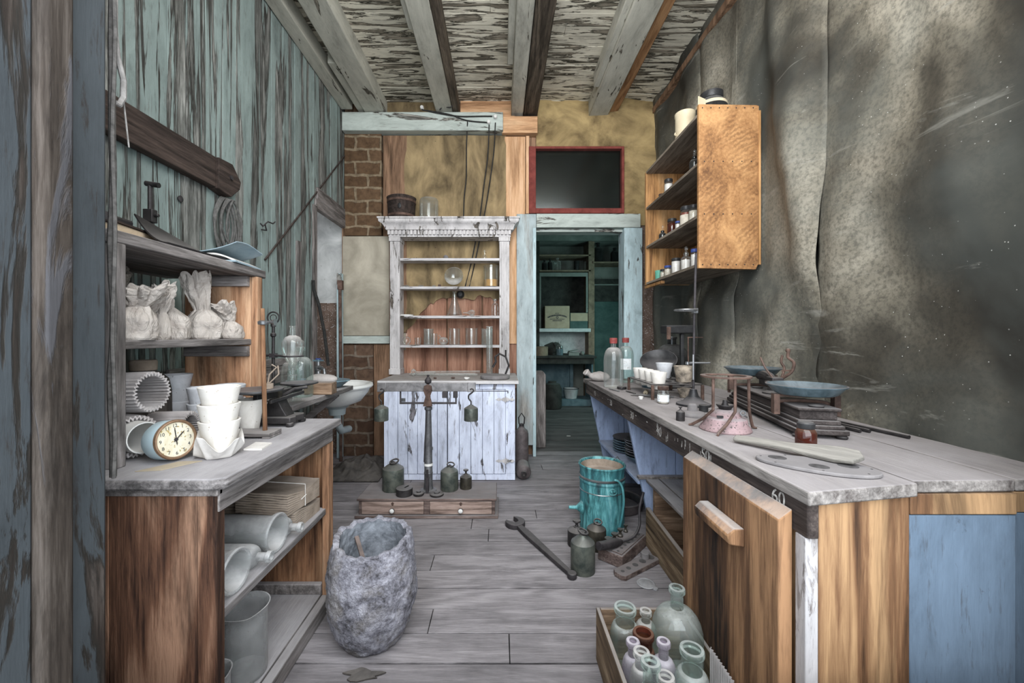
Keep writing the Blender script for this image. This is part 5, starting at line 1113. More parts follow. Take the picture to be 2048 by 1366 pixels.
ctb = thing('back_counter', 'dark counter with a tapered end below the back room shelves', 'counter', (1.1, 6.2, 0))
part(ctb, 'worktop', MB().box(.2, 1.45, 6.0, 6.5, .735, .77), m_backdark, bev=.004)
part(ctb, 'apron', MB().box(.22, 1.42, 6.03, 6.06, .65, .734), m_backdark)
part(ctb, 'end_panel', MB().prism([(6.03,.0),(6.5,.0),(6.5,.734),(6.06,.734)], 1.385, 1.41, 'x'), m_backblue)
part(ctb, 'front_panel', MB().box(.3, 1.18, 6.45, 6.49, .06, .65).box(1.12, 1.17, 6.40, 6.45, .06, .65).box(.66, .68, 6.43, 6.45, .3, .62), m_backblue)
part(ctb, 'kick_board', MB().box(.2, 1.42, 6.1, 6.5, .0, .10), m_backblue, bev=.004)
def bbot(px, z, h, r_, mat, lab, Y=6.68, **k): return bottle('back_room_bottle', lab, 'bottle', ((px-CX)*Y/F, Y, z), r_, h, r_*.35, h*.2, mat, r_*.8, n=20, group='bottles on the back room shelves', **k)
zA, zB, zC_ = qz(540)+.001, qz(523)+.001, .7705
bbot(1089, zA, .19, .045, g_dark, 'dark bottle leftmost on the lower narrow shelf of the back room'); bbot(1100, zA, .20, .04, g_dark, 'slim dark bottle second from the left on the lower narrow shelf of the back room')
bbot(1115, zA, .22, .058, g_dusty, 'pale rounded bottle in the middle of the lower narrow shelf of the back room')
for px, r_, h, mt, lab in ((1153,.042,.17,m_black,'dark jar right of the middle of the lower narrow back room shelf'),(1170,.022,.16,m_backwall,'thin pale tube at the right end of the lower narrow back room shelf')):
    solo(MB().lathe([(0,0),(r_,0),(r_,h*.95),(r_*.9,h),(0,h)], 20), 'back_room_jar', mt, lab, 'jar', ((px-CX)*6.68/F, 6.68, zA), 0)
bbot(1196, zB, .33, .075, g_dark, 'large dark bottle on the upper right shelf of the back room'); bbot(1229, zB, .25, .065, g_dark, 'dark bottle at the right of the upper right back room shelf')
bx1 = thing('carton', 'buff cardboard carton with arched black printing on the back room shelf', 'box', (qx(1113.5), 6.62, qz(657)+.001))
bxf = MB().box(-.20,.20,-.13,.17,0,.365).build('box', m_carton, bx1, bev=.004)
def marks(rows, yy):
    mb = MB(); rr = random.Random(5)
    for (x0, x1, z, arc, hh) in rows:
        x = x0
        while x < x1:
            w_ = .008 + rr.random()*.010; t = (x-(x0+x1)/2)/((x1-x0)/2); zz = z - arc*t*t
            mb.box(x, min(x+w_, x1), yy-.0012, yy, zz-hh/2, zz+hh/2); x += w_+.004
    return mb
mk = marks(((-.035,.03,.243,0,.010),(-.155,.155,.215,.035,.024),(-.12,.12,.148,0,.010),(-.075,.075,.125,0,.014)), -.1305)
mk.lathe([(.011,0),(.020,0),(.020,.001),(.011,.001)], 24, (.0,-.1305,.180), M=Matrix.Rotation(PI/2, 4, 'X'), closed=True)
mk.build('lettering', m_ink, bxf)
bx2 = thing('carton', 'smaller dim carton with a pale lid label beside the buff carton', 'box', (qx(1157), 6.64, qz(657)+.001))
MB().box(-.145,.145,-.12,.12,0,.255).build('box', m_backteal, bx2, bev=.004); MB().box(-.135,.145,-.124,-.1205,.12,.25).build('label', m_carton, bx2)
bottle('counter_bottle', 'clear bottle half filled with blue liquid on the back room counter', 'bottle', ((1119-CX)*6.15/F, 6.15, zC_), .057, .215, .022, .05, g_clear, .05, fill=(m_backblue, .10))
solo(MB().lathe([(0,0),(.12,0),(.125,.13),(.11,.14),(0,.14)], 24), 'round_tub', m_backwood, 'low round brown tub at the left end of the back room counter', 'tub', ((1080-CX)*6.15/F, 6.15, zC_))
solo(MB().ball((0,0,.09), .12, 22, 14, 1, .7, .85).rough(.05, 9, 3, oct=2), 'rag_pile', m_backdark, 'dark tangled pile of rags on the back room counter', 'rags', ((1107-CX)*6.3/F, 6.32, zC_))
solo(MB().box(-.09,.07,-.05,.05,0,.05).bar((-.08,0,.06),(.06,.02,.085),.09,.012).ball((.13,0,.03), .035, 12, 8).rough(.006, 12, 1), 'paper_clutter', m_backwall, 'loose papers and scraps on the right of the back room counter', 'clutter', ((1148-CX)*6.2/F, 6.2, zC_))
pb = thing('enamel_pail', 'chipped white enamel pail on the floor under the back room counter', 'pail', ((1142-CX)*6.25/F, 6.25, .1005))
MB().lathe([(0,0),(.088,0),(.09,.004),(.115,.145),(.12,.15),(.116,.155),(.11,.15),(.086,.01),(0,.01)], 30).build('body', m_backwhite, pb)
MB().lathe([(.092,.045),(.0945,.045),(.097,.052),(.094,.053)], 30, closed=True).lathe([(.112,.150),(.122,.150),(.122,.158),(.112,.158)], 30, closed=True).build('rim', m_black, pb)
solo(MB().lathe([(0,0),(.13,0),(.14,.02),(.14,.30),(.11,.36),(.06,.38),(.06,.40),(0,.40)], 30), 'storage_jar', m_backdark, 'large dim stoneware jar on the floor at the left of the back room counter', 'jar', ((1100-CX)*6.2/F, 5.93, .001))
# ================================================================ right side: bench, cupboard and what they hold
BT = .75
# ---- the long bench
b = thing('work_bench', 'long wooden work bench with a dusty plank top along the right wall', 'bench', (1.0, 1.9, 0))
def part_b(name, mb, mat, parent=None, **k): return mb.xf(Matrix.Translation((-1.0, -1.9, 0))).build(name, mat, parent or b, **k)
part_b('top_plank', MB().prism([(.632,.818),(.908,.868),(.915,3.02),(.628,3.02)], BT-.03, BT), m_benchtop, bev=.004)
part_b('top_plank', MB().prism([(.914,.885),(1.150,.892),(1.155,3.02),(.919,3.02)], BT-.028, BT-.001), m_benchtop, bev=.004)
part_b('top_plank', MB().prism([(1.156,.895),(1.335,.90),(1.345,3.02),(1.160,3.02)], BT-.028, BT-.001), m_benchtop, bev=.004)
fas = part_b('fascia', MB().box(.640,.664,.832,2.98,BT-.103,BT-.0305), m_fascia, bev=.003)
# stencilled numbers along the fascia, and scratch marks
def stencil(txt, px, sz): 
    Y = .640*F/(px-CX)
    words(txt, sz, m_inkwhite, fas, (.6392-1.0, Y-1.9, BT-(.052 if txt in ('50','60') else .066)), (PI/2, 0, -PI/2), 'number', .0004)
for txt, px, sz in (('12',1190,.046),('20',1222,.048),('30',1264,.050),('40',1318,.052),('50',1411,.050),('60',1557,.046)): stencil(txt, px, sz)
mb = MB(); rr_ = random.Random(11)
for k_ in range(34):
    y_ = 1.18 + rr_.random()*.45 if k_ < 28 else 1.7 + rr_.random()*.9; z_ = BT - .095 + rr_.random()*.04; h_ = .006 + rr_.random()*.03 if k_ < 28 else .004; w_ = .0012 + rr_.random()*.002 if k_ < 28 else .012
    mb.box(.6393, .6401, y_, y_ + w_, z_, min(BT-.034, z_ + h_))
part_b('scratch_marks', mb, m_inkwhite, fas)
part_b('end_panel', MB().prism([(.668,.838),(.905,.884),(.905,.906),(.668,.86)], 0, BT-.031), m_benchend, bev=.002)
part_b('end_panel', MB().box(.909,1.146,.888,.908,0,.672).box(1.15,1.338,.90,.92,0,.672), m_blueend, bev=.002)
part_b('end_rail', MB().box(.909,1.146,.886,.908,.674,BT-.03).box(1.15,1.338,.898,.92,.674,BT-.03), m_benchend, bev=.002)
part_b('corner_strip', MB().box(.640,.667,.838,.868,0,BT-.104), m_whitestrip, bev=.002)
part_b('corner_strip', MB().box(.645,.667,1.335,1.362,0,BT-.104), m_benchblue, bev=.002)
part_b('cabinet_front', MB().box(.655,.667,.869,1.334,0,BT-.104), m_benchend)
part_b('cabinet_side', MB().box(.668,1.15,1.338,1.36,0,BT-.031), m_benchblue)
dr = part_b('door', MB().prism([(.638,.01),(.607,.01),(.607,.668),(.638,.692)], .872, 1.328, 'y').xf(Matrix.Identity(4)), m_benchdoor, bev=.003)
part_b('handle', MB().prism([(.6065,.545),(.568,.552),(.563,.575),(.580,.592),(.6065,.592)], .99, 1.165, 'y'), m_benchdoor, dr, bev=.004)
for Yd, w_ in ((2.05, .025), (2.90, .025)):
    part_b('divider', MB().prism([(.655,BT-.104),(.90,BT-.104),(.90,0),(.79,0)], Yd, Yd+w_, 'y').prism([(.903,BT-.104),(1.33,BT-.104),(1.33,0),(.903,0)], Yd, Yd+w_, 'y'), m_benchblue, bev=.003)
part_b('lower_shelf', MB().prism([(.715,2.076),(1.33,2.076),(1.33,2.899),(.715,2.899)], .30, .318), m_benchblue, bev=.003)
part_b('back_panel', MB().box(1.30,1.328,2.076,2.899,.319,BT-.104), m_benchblue)
part_b('ledge', MB().box(.70,1.05,2.02,2.049,.345,.36), m_benchtop, bev=.002)
# ---- plates on the lower shelf
def plate_mb(r_): return MB().lathe([(0,0),(r_*.55,0),(r_*.62,.004),(r_*.8,.012),(r_,.017),(r_-.001,.020),(r_*.8,.0155),(r_*.6,.007),(0,.0035)], 44)
PG = 'tin plates stacked under the bench'
Z = .3185
for i in range(6):
    solo(plate_mb(.105), 'tin_plate', m_ironpan if i == 5 else m_enamelblue, ('dark dusty plate, topmost of the tidy stack under the bench' if i == 5 else 'dark blue enamel plate in the tidy stack at the back of the bench shelf'), 'plate', (.842+.002*math.sin(i*2), 2.60+.003*math.cos(i), Z+i*.0155), i, PG)
for i in range(6):
    solo(plate_mb(.092).rough(.003, 12, i), 'tin_bowl_plate', m_steel, ('battered tin plate, topmost of the uneven nearer stack under the bench' if i == 5 else 'battered tin plate in the uneven nearer stack on the bench shelf'), 'plate', (.838+.006*math.sin(i*2.3), 2.375+.006*math.cos(i*1.7), Z+.038+i*.0165), i, 'battered plates stacked under the bench')
solo(MB().lathe([(0,0),(.045,0),(.088,.038),(.091,.042),(.087,.043),(.043,.006),(0,.005)], 36), 'tin_bowl', m_enamelblue, 'small dark bowl under the battered plates on the bench shelf', 'bowl', (.838, 2.375, Z-.006+.0065), 0) 
solo(MB().box(-.02,.02,-.02,.02,0,.05).prism([(-.02,.05),(.02,.05),(.0,.07)], -.02, .02, 'y'), 'small_carton', m_bookpage, 'little white open carton beside the bench divider on the lower shelf', 'carton', (.765, 2.13, Z), .3)
# ---- crate lying under the bench
c = thing('wooden_crate', 'open wooden crate standing under the bench between the blue divider and the cabinet', 'crate', (.95, 1.8, 0))
def pc(name, mb, mat, **k): return mb.xf(Matrix.Translation((-.95, -1.8, 0))).build(name, mat, c, **k)
pc('front_board', MB().prism([(1.46,0),(2.045,0),(2.045,.195),(1.46,.160)], .745, .765, 'x'), m_crate, bev=.003)
pc('post', MB().box(.745,.775,1.455,1.49,0,.345), m_crate, bev=.003)
pc('top_board', MB().box(.735,.80,1.45,2.015,.335,.350), m_greyY, bev=.003)
pc('top_board', MB().box(.805,1.12,1.45,2.015,.335,.350), m_greyY, bev=.003)
pc('end_board', MB().box(.768,1.12,1.985,2.01,0,.334), m_crateX, bev=.003)
pc('end_board', MB().box(.78,1.12,1.455,1.478,0,.334), m_crateX, bev=.003)
for k in range(4): pc('back_slat', MB().box(1.10,1.12,1.48,1.984,.012+k*.081,.086+k*.081), m_crate, bev=.002)
for k in range(5): pc('bottom_slat', MB().box(.77,1.10,1.485+k*.1,1.58+k*.1,0,.014), m_crateX, bev=.002)
solo(MB().prism([(-.02,-.015),(.025,-.012),(.01,.03)], 0, .002), 'paper_scrap', m_bookpage, 'white triangular paper scrap lying inside the crate under the bench', 'paper', (.90, 1.72, .0145))
# ---- verdigris bucket
bk = thing('copper_bucket', 'tall turquoise verdigris copper can with an open top on the floor', 'bucket', (.573, 2.25, 0), 0)
R = .122
MB().lathe([(0,0),(R-.003,0),(R,.004),(R,.262),(R+.004,.266),(R+.004,.274),(R,.278),(R-.001,.315),(R+.004,.345),(R+.008,.352),(R+.004,.358),(R-.002,.354),(R-.005,.345),(R-.006,.31),(R-.007,.275),(R-.007,.02),(0,.02)], 60).build('body', m_copper, bk)
MB().lathe([(R+.0005,.282),(R+.005,.285),(R+.006,.293),(R+.0005,.296)], 60, closed=True).lathe([(R+.0005,.215),(R+.003,.217),(R+.0005,.22)], 60, closed=True).build('hoop', m_steel, bk)
MB().lathe([(0,.296),(.110,.296),(.113,.31),(.1145,.345),(.1135,.345),(.111,.308),(.1,.300),(0,.302)], 50).rough(.002, 22, 1).build('inner_lid', m_kraft, bk)
MB().lathe([(0,0),(.034,0),(.036,.006),(.014,.03),(.011,.034),(.009,.075),(0,.075)], 26, M=Matrix.Rotation(-PI/2, 4, 'Y')).xf(Matrix.Translation((-R+.006,-.03,.12))).build('spout', m_copper, bk)
pth = [Vector((.035,-R-.006,.305)), Vector((.055,-R-.014,.30)), Vector((.075,-R-.016,.26)), Vector((.08,-R-.016,.19)), Vector((.068,-R-.02,.11)), Vector((.052,-R-.022,.04)), Vector((.046,-R-.022,.006))]
MB().tube(smooth(pth), .0062, 10).build('side_tube', m_copper, bk)
MB().lathe([(0,0),(.006,0),(.006,.004),(0,.005)], 10, (.018,-R-.003,.243), M=Matrix.Rotation(PI/2, 4, 'X')).lathe([(0,0),(.006,0),(.006,.004),(0,.005)], 10, (.036,-R-.001,.243), M=Matrix.Rotation(PI/2, 4, 'X')).ring((.027,-R-.002,.238), .017, .0035, 20, 6, 'y', 1.2, .9).build('bail_lug', m_copper, bk)
MB().tube([(R*.72,.07,.350),(R*.95,.10,.362),(R*1.08,.085,.34),(R*.98,.06,.325)], .003, 6).build('bail_lug', m_steel, bk)
solo(MB().lathe([(0,.004),(.135,.004),(.14,.01),(.143,.055),(.148,.06),(.143,.063),(.137,.056),(.134,.012),(0,.012)], 48), 'round_pan', m_rust2, 'wide brown metal pan standing on the floor behind the copper can', 'pan', (.79-.05, 2.50, 0)) 
solo(MB().lathe([(0,.0),(.125,.0),(.128,.004),(.131,.042),(.135,.046),(.13,.048),(.125,.042),(.121,.008),(0,.008)], 48), 'round_pan', m_ironpan, 'smaller dark pan standing inside the brown pan behind the copper can', 'pan', (.74, 2.50, .0125))
# ---- weights, block, poker on the floor
FG = 'iron weights on the floor by the copper can'
weight('floor_weight', 'dark squat weight with a knob at the left foot of the copper can', (.393, 2.05, 0), .046, .095, m_iron, 'knob', FG)
weight('floor_weight', 'weight with a small upright ring in front of the copper can', (.487, 2.02, 0), .048, .125, m_brassdk, 'ring', FG, .6)
weight('floor_weight', 'nearest and largest green-brown weight with a tilted ring, in front of the copper can', (.378, 1.825, 0), .055, .165, m_brass, 'ring', FG, 1.9)
wb = thing('weight_block', 'dusty wooden weight block with rows of holes and knobbed weights on the floor', 'weight block', (.606, 1.975, 0), 0)
ang_b = math.atan2(2.07-1.87, .767-.584)
Mb = Matrix.Rotation(ang_b, 4, 'Z')
MB().box(-.135,.135,-.062,.062,0,.058).xf(Mb).build('body', m_balwood, wb, bev=.003)
MB().box(-.125,.125,-.055,-.004,.0585,.064).xf(Mb).build('hole_strip', m_balwood, wb, bev=.002)
mb = MB()
for k in range(7): rr = .006+.0012*k; mb.lathe([(0,0),(rr,0),(rr,.0008),(0,.0008)], 16, (-.112+k*.036,-.030,.0642))
mb.xf(Mb).build('socket', m_black, wb)
for k in range(4):
    q = Mb @ Vector((-.09+k*.062, .030, .0585)); R_ = .020-.0028*k
    solo(MB().lathe([(0,0),(R_,0),(R_,.006),(R_*.5,.012),(R_*.4,.022),(R_*.95,.032),(R_*.9,.038),(0,.04)], 18), 'knob_weight', m_brassdk, ('largest knobbed weight at the near end of the weight block','second knobbed weight from the near end of the weight block','third knobbed weight along the weight block','smallest knobbed weight at the far end of the weight block')[k], 'weight', (.606+q.x, 1.975+q.y, q.z+.0005), 0, 'knobbed weights in the weight block')
pk = thing('soldering_iron', 'old iron rod with a thick handle lying across the weight block', 'iron tool', (.55, 1.9, 0))
def T3(x, y, z): return Vector((x-.55, y-1.9, z))
MB().tube([T3(.452,1.838,.105),T3(.48,1.855,.098),T3(.545,1.905,.085),T3(.585,1.93,.078)], [.019,.020,.022,.012], 14).build('handle', m_ironbare, pk)
MB().tube(smooth([T3(.58,1.928,.078), T3(.648,1.945,.092), T3(.692,1.985,.13), T3(.705,2.02,.20), T3(.735,2.05,.27)]), .0065, 9).build('rod', m_ironbare, pk)
wh = thing('weight_holder', 'flat wooden weight holder with a row of round holes on the floor', 'weight holder', (.628, 1.838, 0), 0)
Mh = Matrix.Rotation(math.radians(34), 4, 'Z')
MB().prism([(-.13,-.018),(-.118,-.034),(.13,-.034),(.13,.034),(-.118,.034),(-.13,.018)], 0, .022).xf(Mh).build('body', m_balwood, wh, bev=.003)
mb = MB()
for k in range(5): rr = .0085+.0024*k; mb.lathe([(0,0),(rr,0),(rr,.0008),(0,.0008)], 20, (-.098+k*(.038+.003*k),0,.0222))
mb.xf(Mh).build('socket', m_black, wh)
q = Mh @ Vector((.075, .01, 0))
solo(MB().lathe([(0,0),(.019,0),(.019,.024),(.016,.027),(0,.027)], 22), 'cylinder_weight', m_dustdisc, 'grey cylindrical weight sitting on the flat weight holder', 'weight', (.628+q.x, 1.838+q.y, .0235))
mb = MB().lathe([(0,0),(.037,0),(.039,.003),(.034,.006),(.030,.0045),(.02,.0075),(0,.0075)], 30).lathe([(0,0),(.010,0),(.010,.006),(0,.007)], 14, (.026,-.036,0))
solo(mb, 'metal_disc', m_galv, 'small round grey metal lid with a lug lying on the floor', 'disc', (.63, 1.725, 0))
# ---- crate of bottles
c2 = thing('bottle_crate', 'low open wooden crate full of dusty bottles on the floor by the bench', 'crate', (.485, 1.07, 0))
def pk_(name, mb, mat, **k): return mb.xf(Matrix.Translation((-.485, -1.07, 0))).build(name, mat, c2, **k)
pk_('side_board', MB().box(.318,.330,.80,1.325,0,.172), m_crate, bev=.002); pk_('side_board', MB().box(.594,.605,.80,1.325,0,.172), m_crate, bev=.002)
pk_('end_board', MB().box(.331,.593,1.313,1.325,0,.172), m_crateX, bev=.002); pk_('end_board', MB().box(.331,.593,.80,.812,0,.172), m_crateX, bev=.002)
pk_('bottom_board', MB().box(.331,.593,.813,1.312,0,.008), m_crateX)
cc = []
for k in range(48): cc.append((.5985-.006*(.5+.5*math.sin(k*2.1)), .86+k*.0085))
pk_('corrugated_liner', MB().sheet(lambda u, v: (.5915-.006*(.5+.5*math.sin(u*150)), .86+.26*u, .01+.19*v), 150, 1, (-.0015, 0, 0)), m_card, smooth=False)
CBG = 'bottles in the floor crate'; z0 = .0085
bottle('crate_bottle', 'large round-shouldered glass bottle, the biggest in the floor crate', 'bottle', (.5185, 1.172, z0), .071, .325, .0175, .058, g_green, .075, .005, group=CBG)
for (x, y, r_, h, nr, nh, mt, lab, sh) in (
    (.384,1.228,.0450,.230,.028,.050,g_green,'wide-mouthed green bottle in the far left corner of the floor crate',.045),
    (.462,1.268,.0350,.192,.0135,.035,g_dusty,'slim clear bottle at the far side of the floor crate, behind the brown jar',.04),
    (.364,1.095,.0300,.228,.013,.040,g_purple,'dusty mauve bottle with a flared lip along the left side of the floor crate',.045),
    (.413,1.152,.0350,.208,.024,.045,g_amber,'brown wide-necked jar in the middle of the floor crate',.035),
    (.4365,1.068,.0345,.248,.0125,.045,g_purple,'dark violet bottle with a narrow neck in the middle of the floor crate',.05),
    (.3655,1.033,.0290,.248,.016,.040,g_dusty,'pale dusty bottle with an amber mouth by the left side of the floor crate',.04),
    (.357,.948,.0250,.292,.0175,.060,g_green,'tall green wide-necked bottle at the near left of the floor crate',.035),
    (.4075,.985,.0290,.225,.017,.030,g_dusty,'short dusty bottle at the near middle of the floor crate',.03),
    (.480,1.000,.0440,.280,.024,.055,g_green,'wide-mouthed pale green bottle at the near right of the floor crate',.05)):
    bottle('crate_bottle', lab, 'bottle', (x, y, z0), r_, h, nr, nh, mt, sh, .005, group=CBG)
# ================================================================ things on the bench
g = 'red-capped bottles on the bench'
bottle('acid_bottle', 'large clear bottle with a faded red cap at the far end of the bench', 'bottle', (.706, 2.49, BT), .059, .30, .016, .05, g_dusty, .075, cap=m_capred, group=g)
bottle('acid_bottle', 'blue-tinted bottle with a bright red cap and white paper label', 'bottle', (.873, 2.78, BT), .053, .30, .016, .05, g_green, .065, cap=m_capred, patch=(m_labelwhite, math.radians(-145), math.radians(-65), .09, .165), group=g)
mb = MB().ball((0,0,.034), .048, 24, 14, 1.5, 1, .72); mb.lathe([(.02,0),(.014,.02),(.026,.05),(.02,.06),(0,.055)], 20, (-.06,0,.04), M=Matrix.Rotation(-1.0, 4, 'Y')).rough(.008, 18, 2, oct=2)
for v in mb.v: v.z = max(0, v.z)
solo(mb, 'tied_sack', m_sackgrey, 'small tied grey cloth sack at the far end of the bench', 'sack', (.70, 2.82, BT), .2)
# crucible rack
rk = thing('crucible_rack', 'low rusty iron rack with round holes holding white crucibles on the bench', 'rack', (.89, 2.19, BT), 0)
holes = [(x, y, .030) for x in (-.075, .0, .075) for y in (-.135, -.045, .045, .135)]
def rackplate(z0, z1):
    mb = MB(); n = 20; X_, Y_ = .13, .19
    bm = bmesh.new()
    cells = [(-.13,-.0375),(-.0375,.0375),(.0375,.13)]; ce = [(-.19,-.09),(-.09,0),(0,.09),(.09,.19)]
    for (xa, xb), hx in zip(cells, (-.075, 0, .075)):
        for (ya, yb), hy in zip(ce, (-.135, -.045, .045, .135)):
            rim = [(hx+.031*math.cos(2*PI*k/n), hy+.031*math.sin(2*PI*k/n)) for k in range(n)]
            sq = []
            for k in range(n):
                dx, dy = math.cos(2*PI*k/n), math.sin(2*PI*k/n); t = 1e9
                if dx > 1e-9: t = min(t, (xb-hx)/dx)
                if dx < -1e-9: t = min(t, (xa-hx)/dx)
                if dy > 1e-9: t = min(t, (yb-hy)/dy)
                if dy < -1e-9: t = min(t, (ya-hy)/dy)
                sq.append((hx+dx*t, hy+dy*t))
            vs = [(p[0], p[1], z) for z in (z0, z1) for p in rim+sq]; fs = []
            for k in range(n):
                k2 = (k+1) % n
                fs += [(k, n+k, n+k2, k2), (2*n+k, 2*n+k2, 3*n+k2, 3*n+k), (k, k2, 2*n+k2, 2*n+k), (n+k, 3*n+k, 3*n+k2, n+k2)]
            mb.add(vs, fs)
    return mb
rackplate(.074, .078).build('plate', m_iron, rk, smooth=False)
for x in (-.125,.125):
    for y in (-.185,.185): MB().box(x-.007,x+.007,y-.005,y+.005,0,.074).build('leg', m_rust, rk, bev=.001)
RG = 'crucibles in the bench rack'
for i, lab in enumerate(('nearest white crucible in the left row of the bench rack','second nearest white crucible in the left row of the bench rack','third white crucible in the left row of the bench rack','farthest white crucible in the left row of the bench rack')):
    solo(cup_mb(.041, .088, .62), 'rack_crucible', m_clay, lab, 'crucible', (.815, 2.055+.09*i, BT+.0465), i, RG)
solo(cup_mb(.046, .088, .66), 'rack_crucible', m_claygrey, 'larger white crucible with a stick in it, far side of the bench rack', 'crucible', (.938, 2.285, BT+.0785), 0, RG)
solo(MB().tube([(0,0,0),(.055,.02,.075)], .004, 7), 'stirring_stick', m_steel, 'short stick leaning in the larger crucible at the far side of the bench rack', 'stick', (.945, 2.285, BT+.09))
solo(cup_mb(.049, .085, .74).rough(.004, 24, 3), 'rack_crucible', m_rustcup, 'burnt black and white crucible at the near right of the bench rack', 'crucible', (.965, 2.10, BT+.0785), 0, RG)
solo(cup_mb(.034, .05, .6).rough(.003, 24, 5), 'rack_crucible', m_rustcup, 'small stained crucible on the bench under the near right of the rack', 'crucible', (.955, 2.075, BT), 0, RG)
jr = thing('label_jar', 'small glass jar with a stained white label and blue-edged lid in front of the rack', 'jar', (.775, 1.90, BT))
MB().lathe([(0,0),(.024,0),(.026,.004),(.026,.055),(.022,.064),(0,.064)], 32).build('body', g_clear, jr)
MB().lathe([(0,.002),(.0235,.003),(.0235,.040),(0,.04)], 28).build('contents', m_jarlabel, jr)
MB().lathe([(.0262,.010),(.0267,.010),(.0267,.042),(.0262,.042)], 32, closed=True).build('paper_label', m_labelwhite, jr)
MB().lathe([(0,.0645),(.0245,.0645),(.0255,.068),(.0255,.080),(.023,.083),(0,.083)], 32).build('lid', m_rust, jr)
solo(MB().lathe([(0,0),(.009,0),(.013,.012),(.012,.013),(.008,.003),(0,.002)], 22), 'tiny_dish', m_ceram, 'tiny white dish lying on the bench in front of the rack', 'dish', (.715, 2.03, BT), rot=(0, .0, 0))
TG2 = 'hand tools lying on the bench by the rack'
def tool(lab, a, b_, r_, mat, name='hand_tool', hd=None, cat='tool', z=.004):
    A, B = Vector(a), Vector(b_); M0 = (A+B)/2
    t_ = thing(name, lab, cat, (M0.x, M0.y, BT), 0, TG2)
    L = [A-M0, B-M0]; L = [Vector((v.x, v.y, z)) for v in L]
    MB().tube([L[0], L[0].lerp(L[1], .5), L[1]], [r_*.6, r_, r_*.7], 8, flat=.5).build('blade', mat, t_)
    if hd: MB().tube([L[1].lerp(L[0], .45)+Vector((0,0,.004)), L[1]+Vector((0,0,.004))], r_*1.5, 8).build('handle', hd, t_)
    return t_
tool('steel spatula lying at the front edge of the bench before the red-capped bottle', (.655,2.40,0), (.682,2.29,0), .007, m_steel, 'spatula', None)
tool('flat knife with a dark handle lying beside the rack legs', (.72,2.17,0), (.90,2.07,0), .007, m_steel, 'knife')
tool('second thin knife lying in front of the rack legs', (.70,2.14,0), (.86,2.02,0), .006, m_iron, 'knife')
tool('file with a pale wooden handle lying under the rack', (.86,2.33,0), (.80,2.20,0), .008, m_iron, 'file', m_carton)
tool('thin dark brush lying in front of the far rack leg', (.725,2.30,0), (.745,2.20,0), .007, m_iron, 'brush', None, 'tool', .0045)
solo(MB().lathe([(0,0),(.035,0),(.040,.006),(.040,.022),(.034,.026),(0,.024)], 28).tube([(-.03,0,.018),(-.10,.03,.02)], .006, 8), 'small_pan', m_iron, 'small dark covered pan with a short handle in front of the red-capped bottle', 'pan', (.733, 2.408, BT), PI/2).scale = (.7, .7, .7)
# tall retort stand
ts = thing('retort_stand', 'tall thin black retort stand rising in front of the wall cupboard', 'retort stand', (.892, 1.845, BT), 0)
MB().lathe([(0,0),(.070,0),(.074,.004),(.073,.010),(.045,.022),(.022,.045),(.014,.075),(.0,.078)], 40).build('base', m_ironpan, ts)
MB().tube([(0,0,.07),(.004,.0,.40),(.012,.0,.70)], .0055, 10).build('rod', m_ironbare, ts)
MB().tube([(0,-.004,.436),(-.045,-.012,.436)], .005, 8).ring((-.045,-.02,.438), .046, .0045, 30, 8).box(-.004,.016,-.012,.010,.425,.447).build('ring', m_steel, ts)
MB().tube([(.0,-.008,.197),(.07,-.012,.197)], .004, 8).tube([(0,-.008,.197),(-.03,-.01,.195)], .006, 8).lathe([(0,0),(.009,0),(.009,.012),(0,.012)], 12, (-.035,-.016,.19)).build('clamp', m_steel, ts)
MB().tube([(-.006,-.011,.12),(-.006,-.011,.235)], .004, 8).build('side_rod', m_steel, ts)
solo(MB().lathe([(0,0),(.046,0),(.048,.004),(.048,.010),(.044,.016),(.02,.022),(.017,.045),(.012,.05),(0,.05)], 36), 'stand_foot', m_dustdisc, 'low round dusty iron foot on the bench in front of the tall retort stand', 'stand base', (.770, 1.60, BT))
weight('bench_weight', 'small dark knobbed weight standing alone at the front of the bench', (.682, 1.512, BT), .0155, .042, m_iron, 'knob')
solo(MB().lathe([(0,0),(.018,0),(.018,.028),(.015,.03),(0,.03)], 22), 'cylinder_weight', m_black, 'dark plain cylindrical weight beside the foot of the retort stand', 'weight', (.86, 1.69, BT))
# counter scale, dark bottle and pan against the wall at the far end
bottle('carboy', 'big dark round-shouldered glass bottle against the wall at the far end of the bench', 'bottle', (1.145, 2.665, BT), .108, .315, .027, .05, g_dark, .11, group=None)
cs = thing('platform_scale', 'black iron counter scale with flat top, in front of the big dark bottle', 'scale', (1.10, 2.475, BT), 0)
MB().box(-.09,.085,-.05,.05,.335,.385).build('platform', m_black, cs, bev=.008)
MB().box(.008,.028,-.030,.0,.012,.335).build('pillar', m_black, cs, bev=.004)
MB().box(-.08,.08,-.05,.05,0,.012).build('base', m_iron, cs, bev=.003)
MB().prism([(-.085,-.062),(-.07,-.062),(-.08,-.0525),(-.09,-.0525)], .30, .375).tube([(.05,-.03,.31),(.05,-.03,.20),(.06,-.03,.02)], .004, 8).bar((.045,-.03,.312),(.14,-.03,.312),.006,.006).build('arm', m_rust, cs)
solo(MB().lathe([(0,0),(.05,.004),(.085,.02),(.104,.042),(.108,.046),(.104,.048),(.08,.026),(.045,.01),(0,.006)], 44), 'tilted_pan', m_ironpan, 'round dark scale pan leaning tilted beside the big dark bottle', 'pan', (.985, 2.48, BT+.135), 0, rot=(math.radians(30), math.radians(-18), 0))
solo(MB().lathe([(0,0),(.08,0),(.084,.006),(.092,.075),(.096,.08),(.091,.083),(.08,.012),(0,.01)], 40), 'enamel_bowl', m_enamelblue, 'dark blue enamel bowl under the tilted pan at the back of the bench', 'bowl', (.945, 2.49, BT)).scale = (.72, .72, .9)
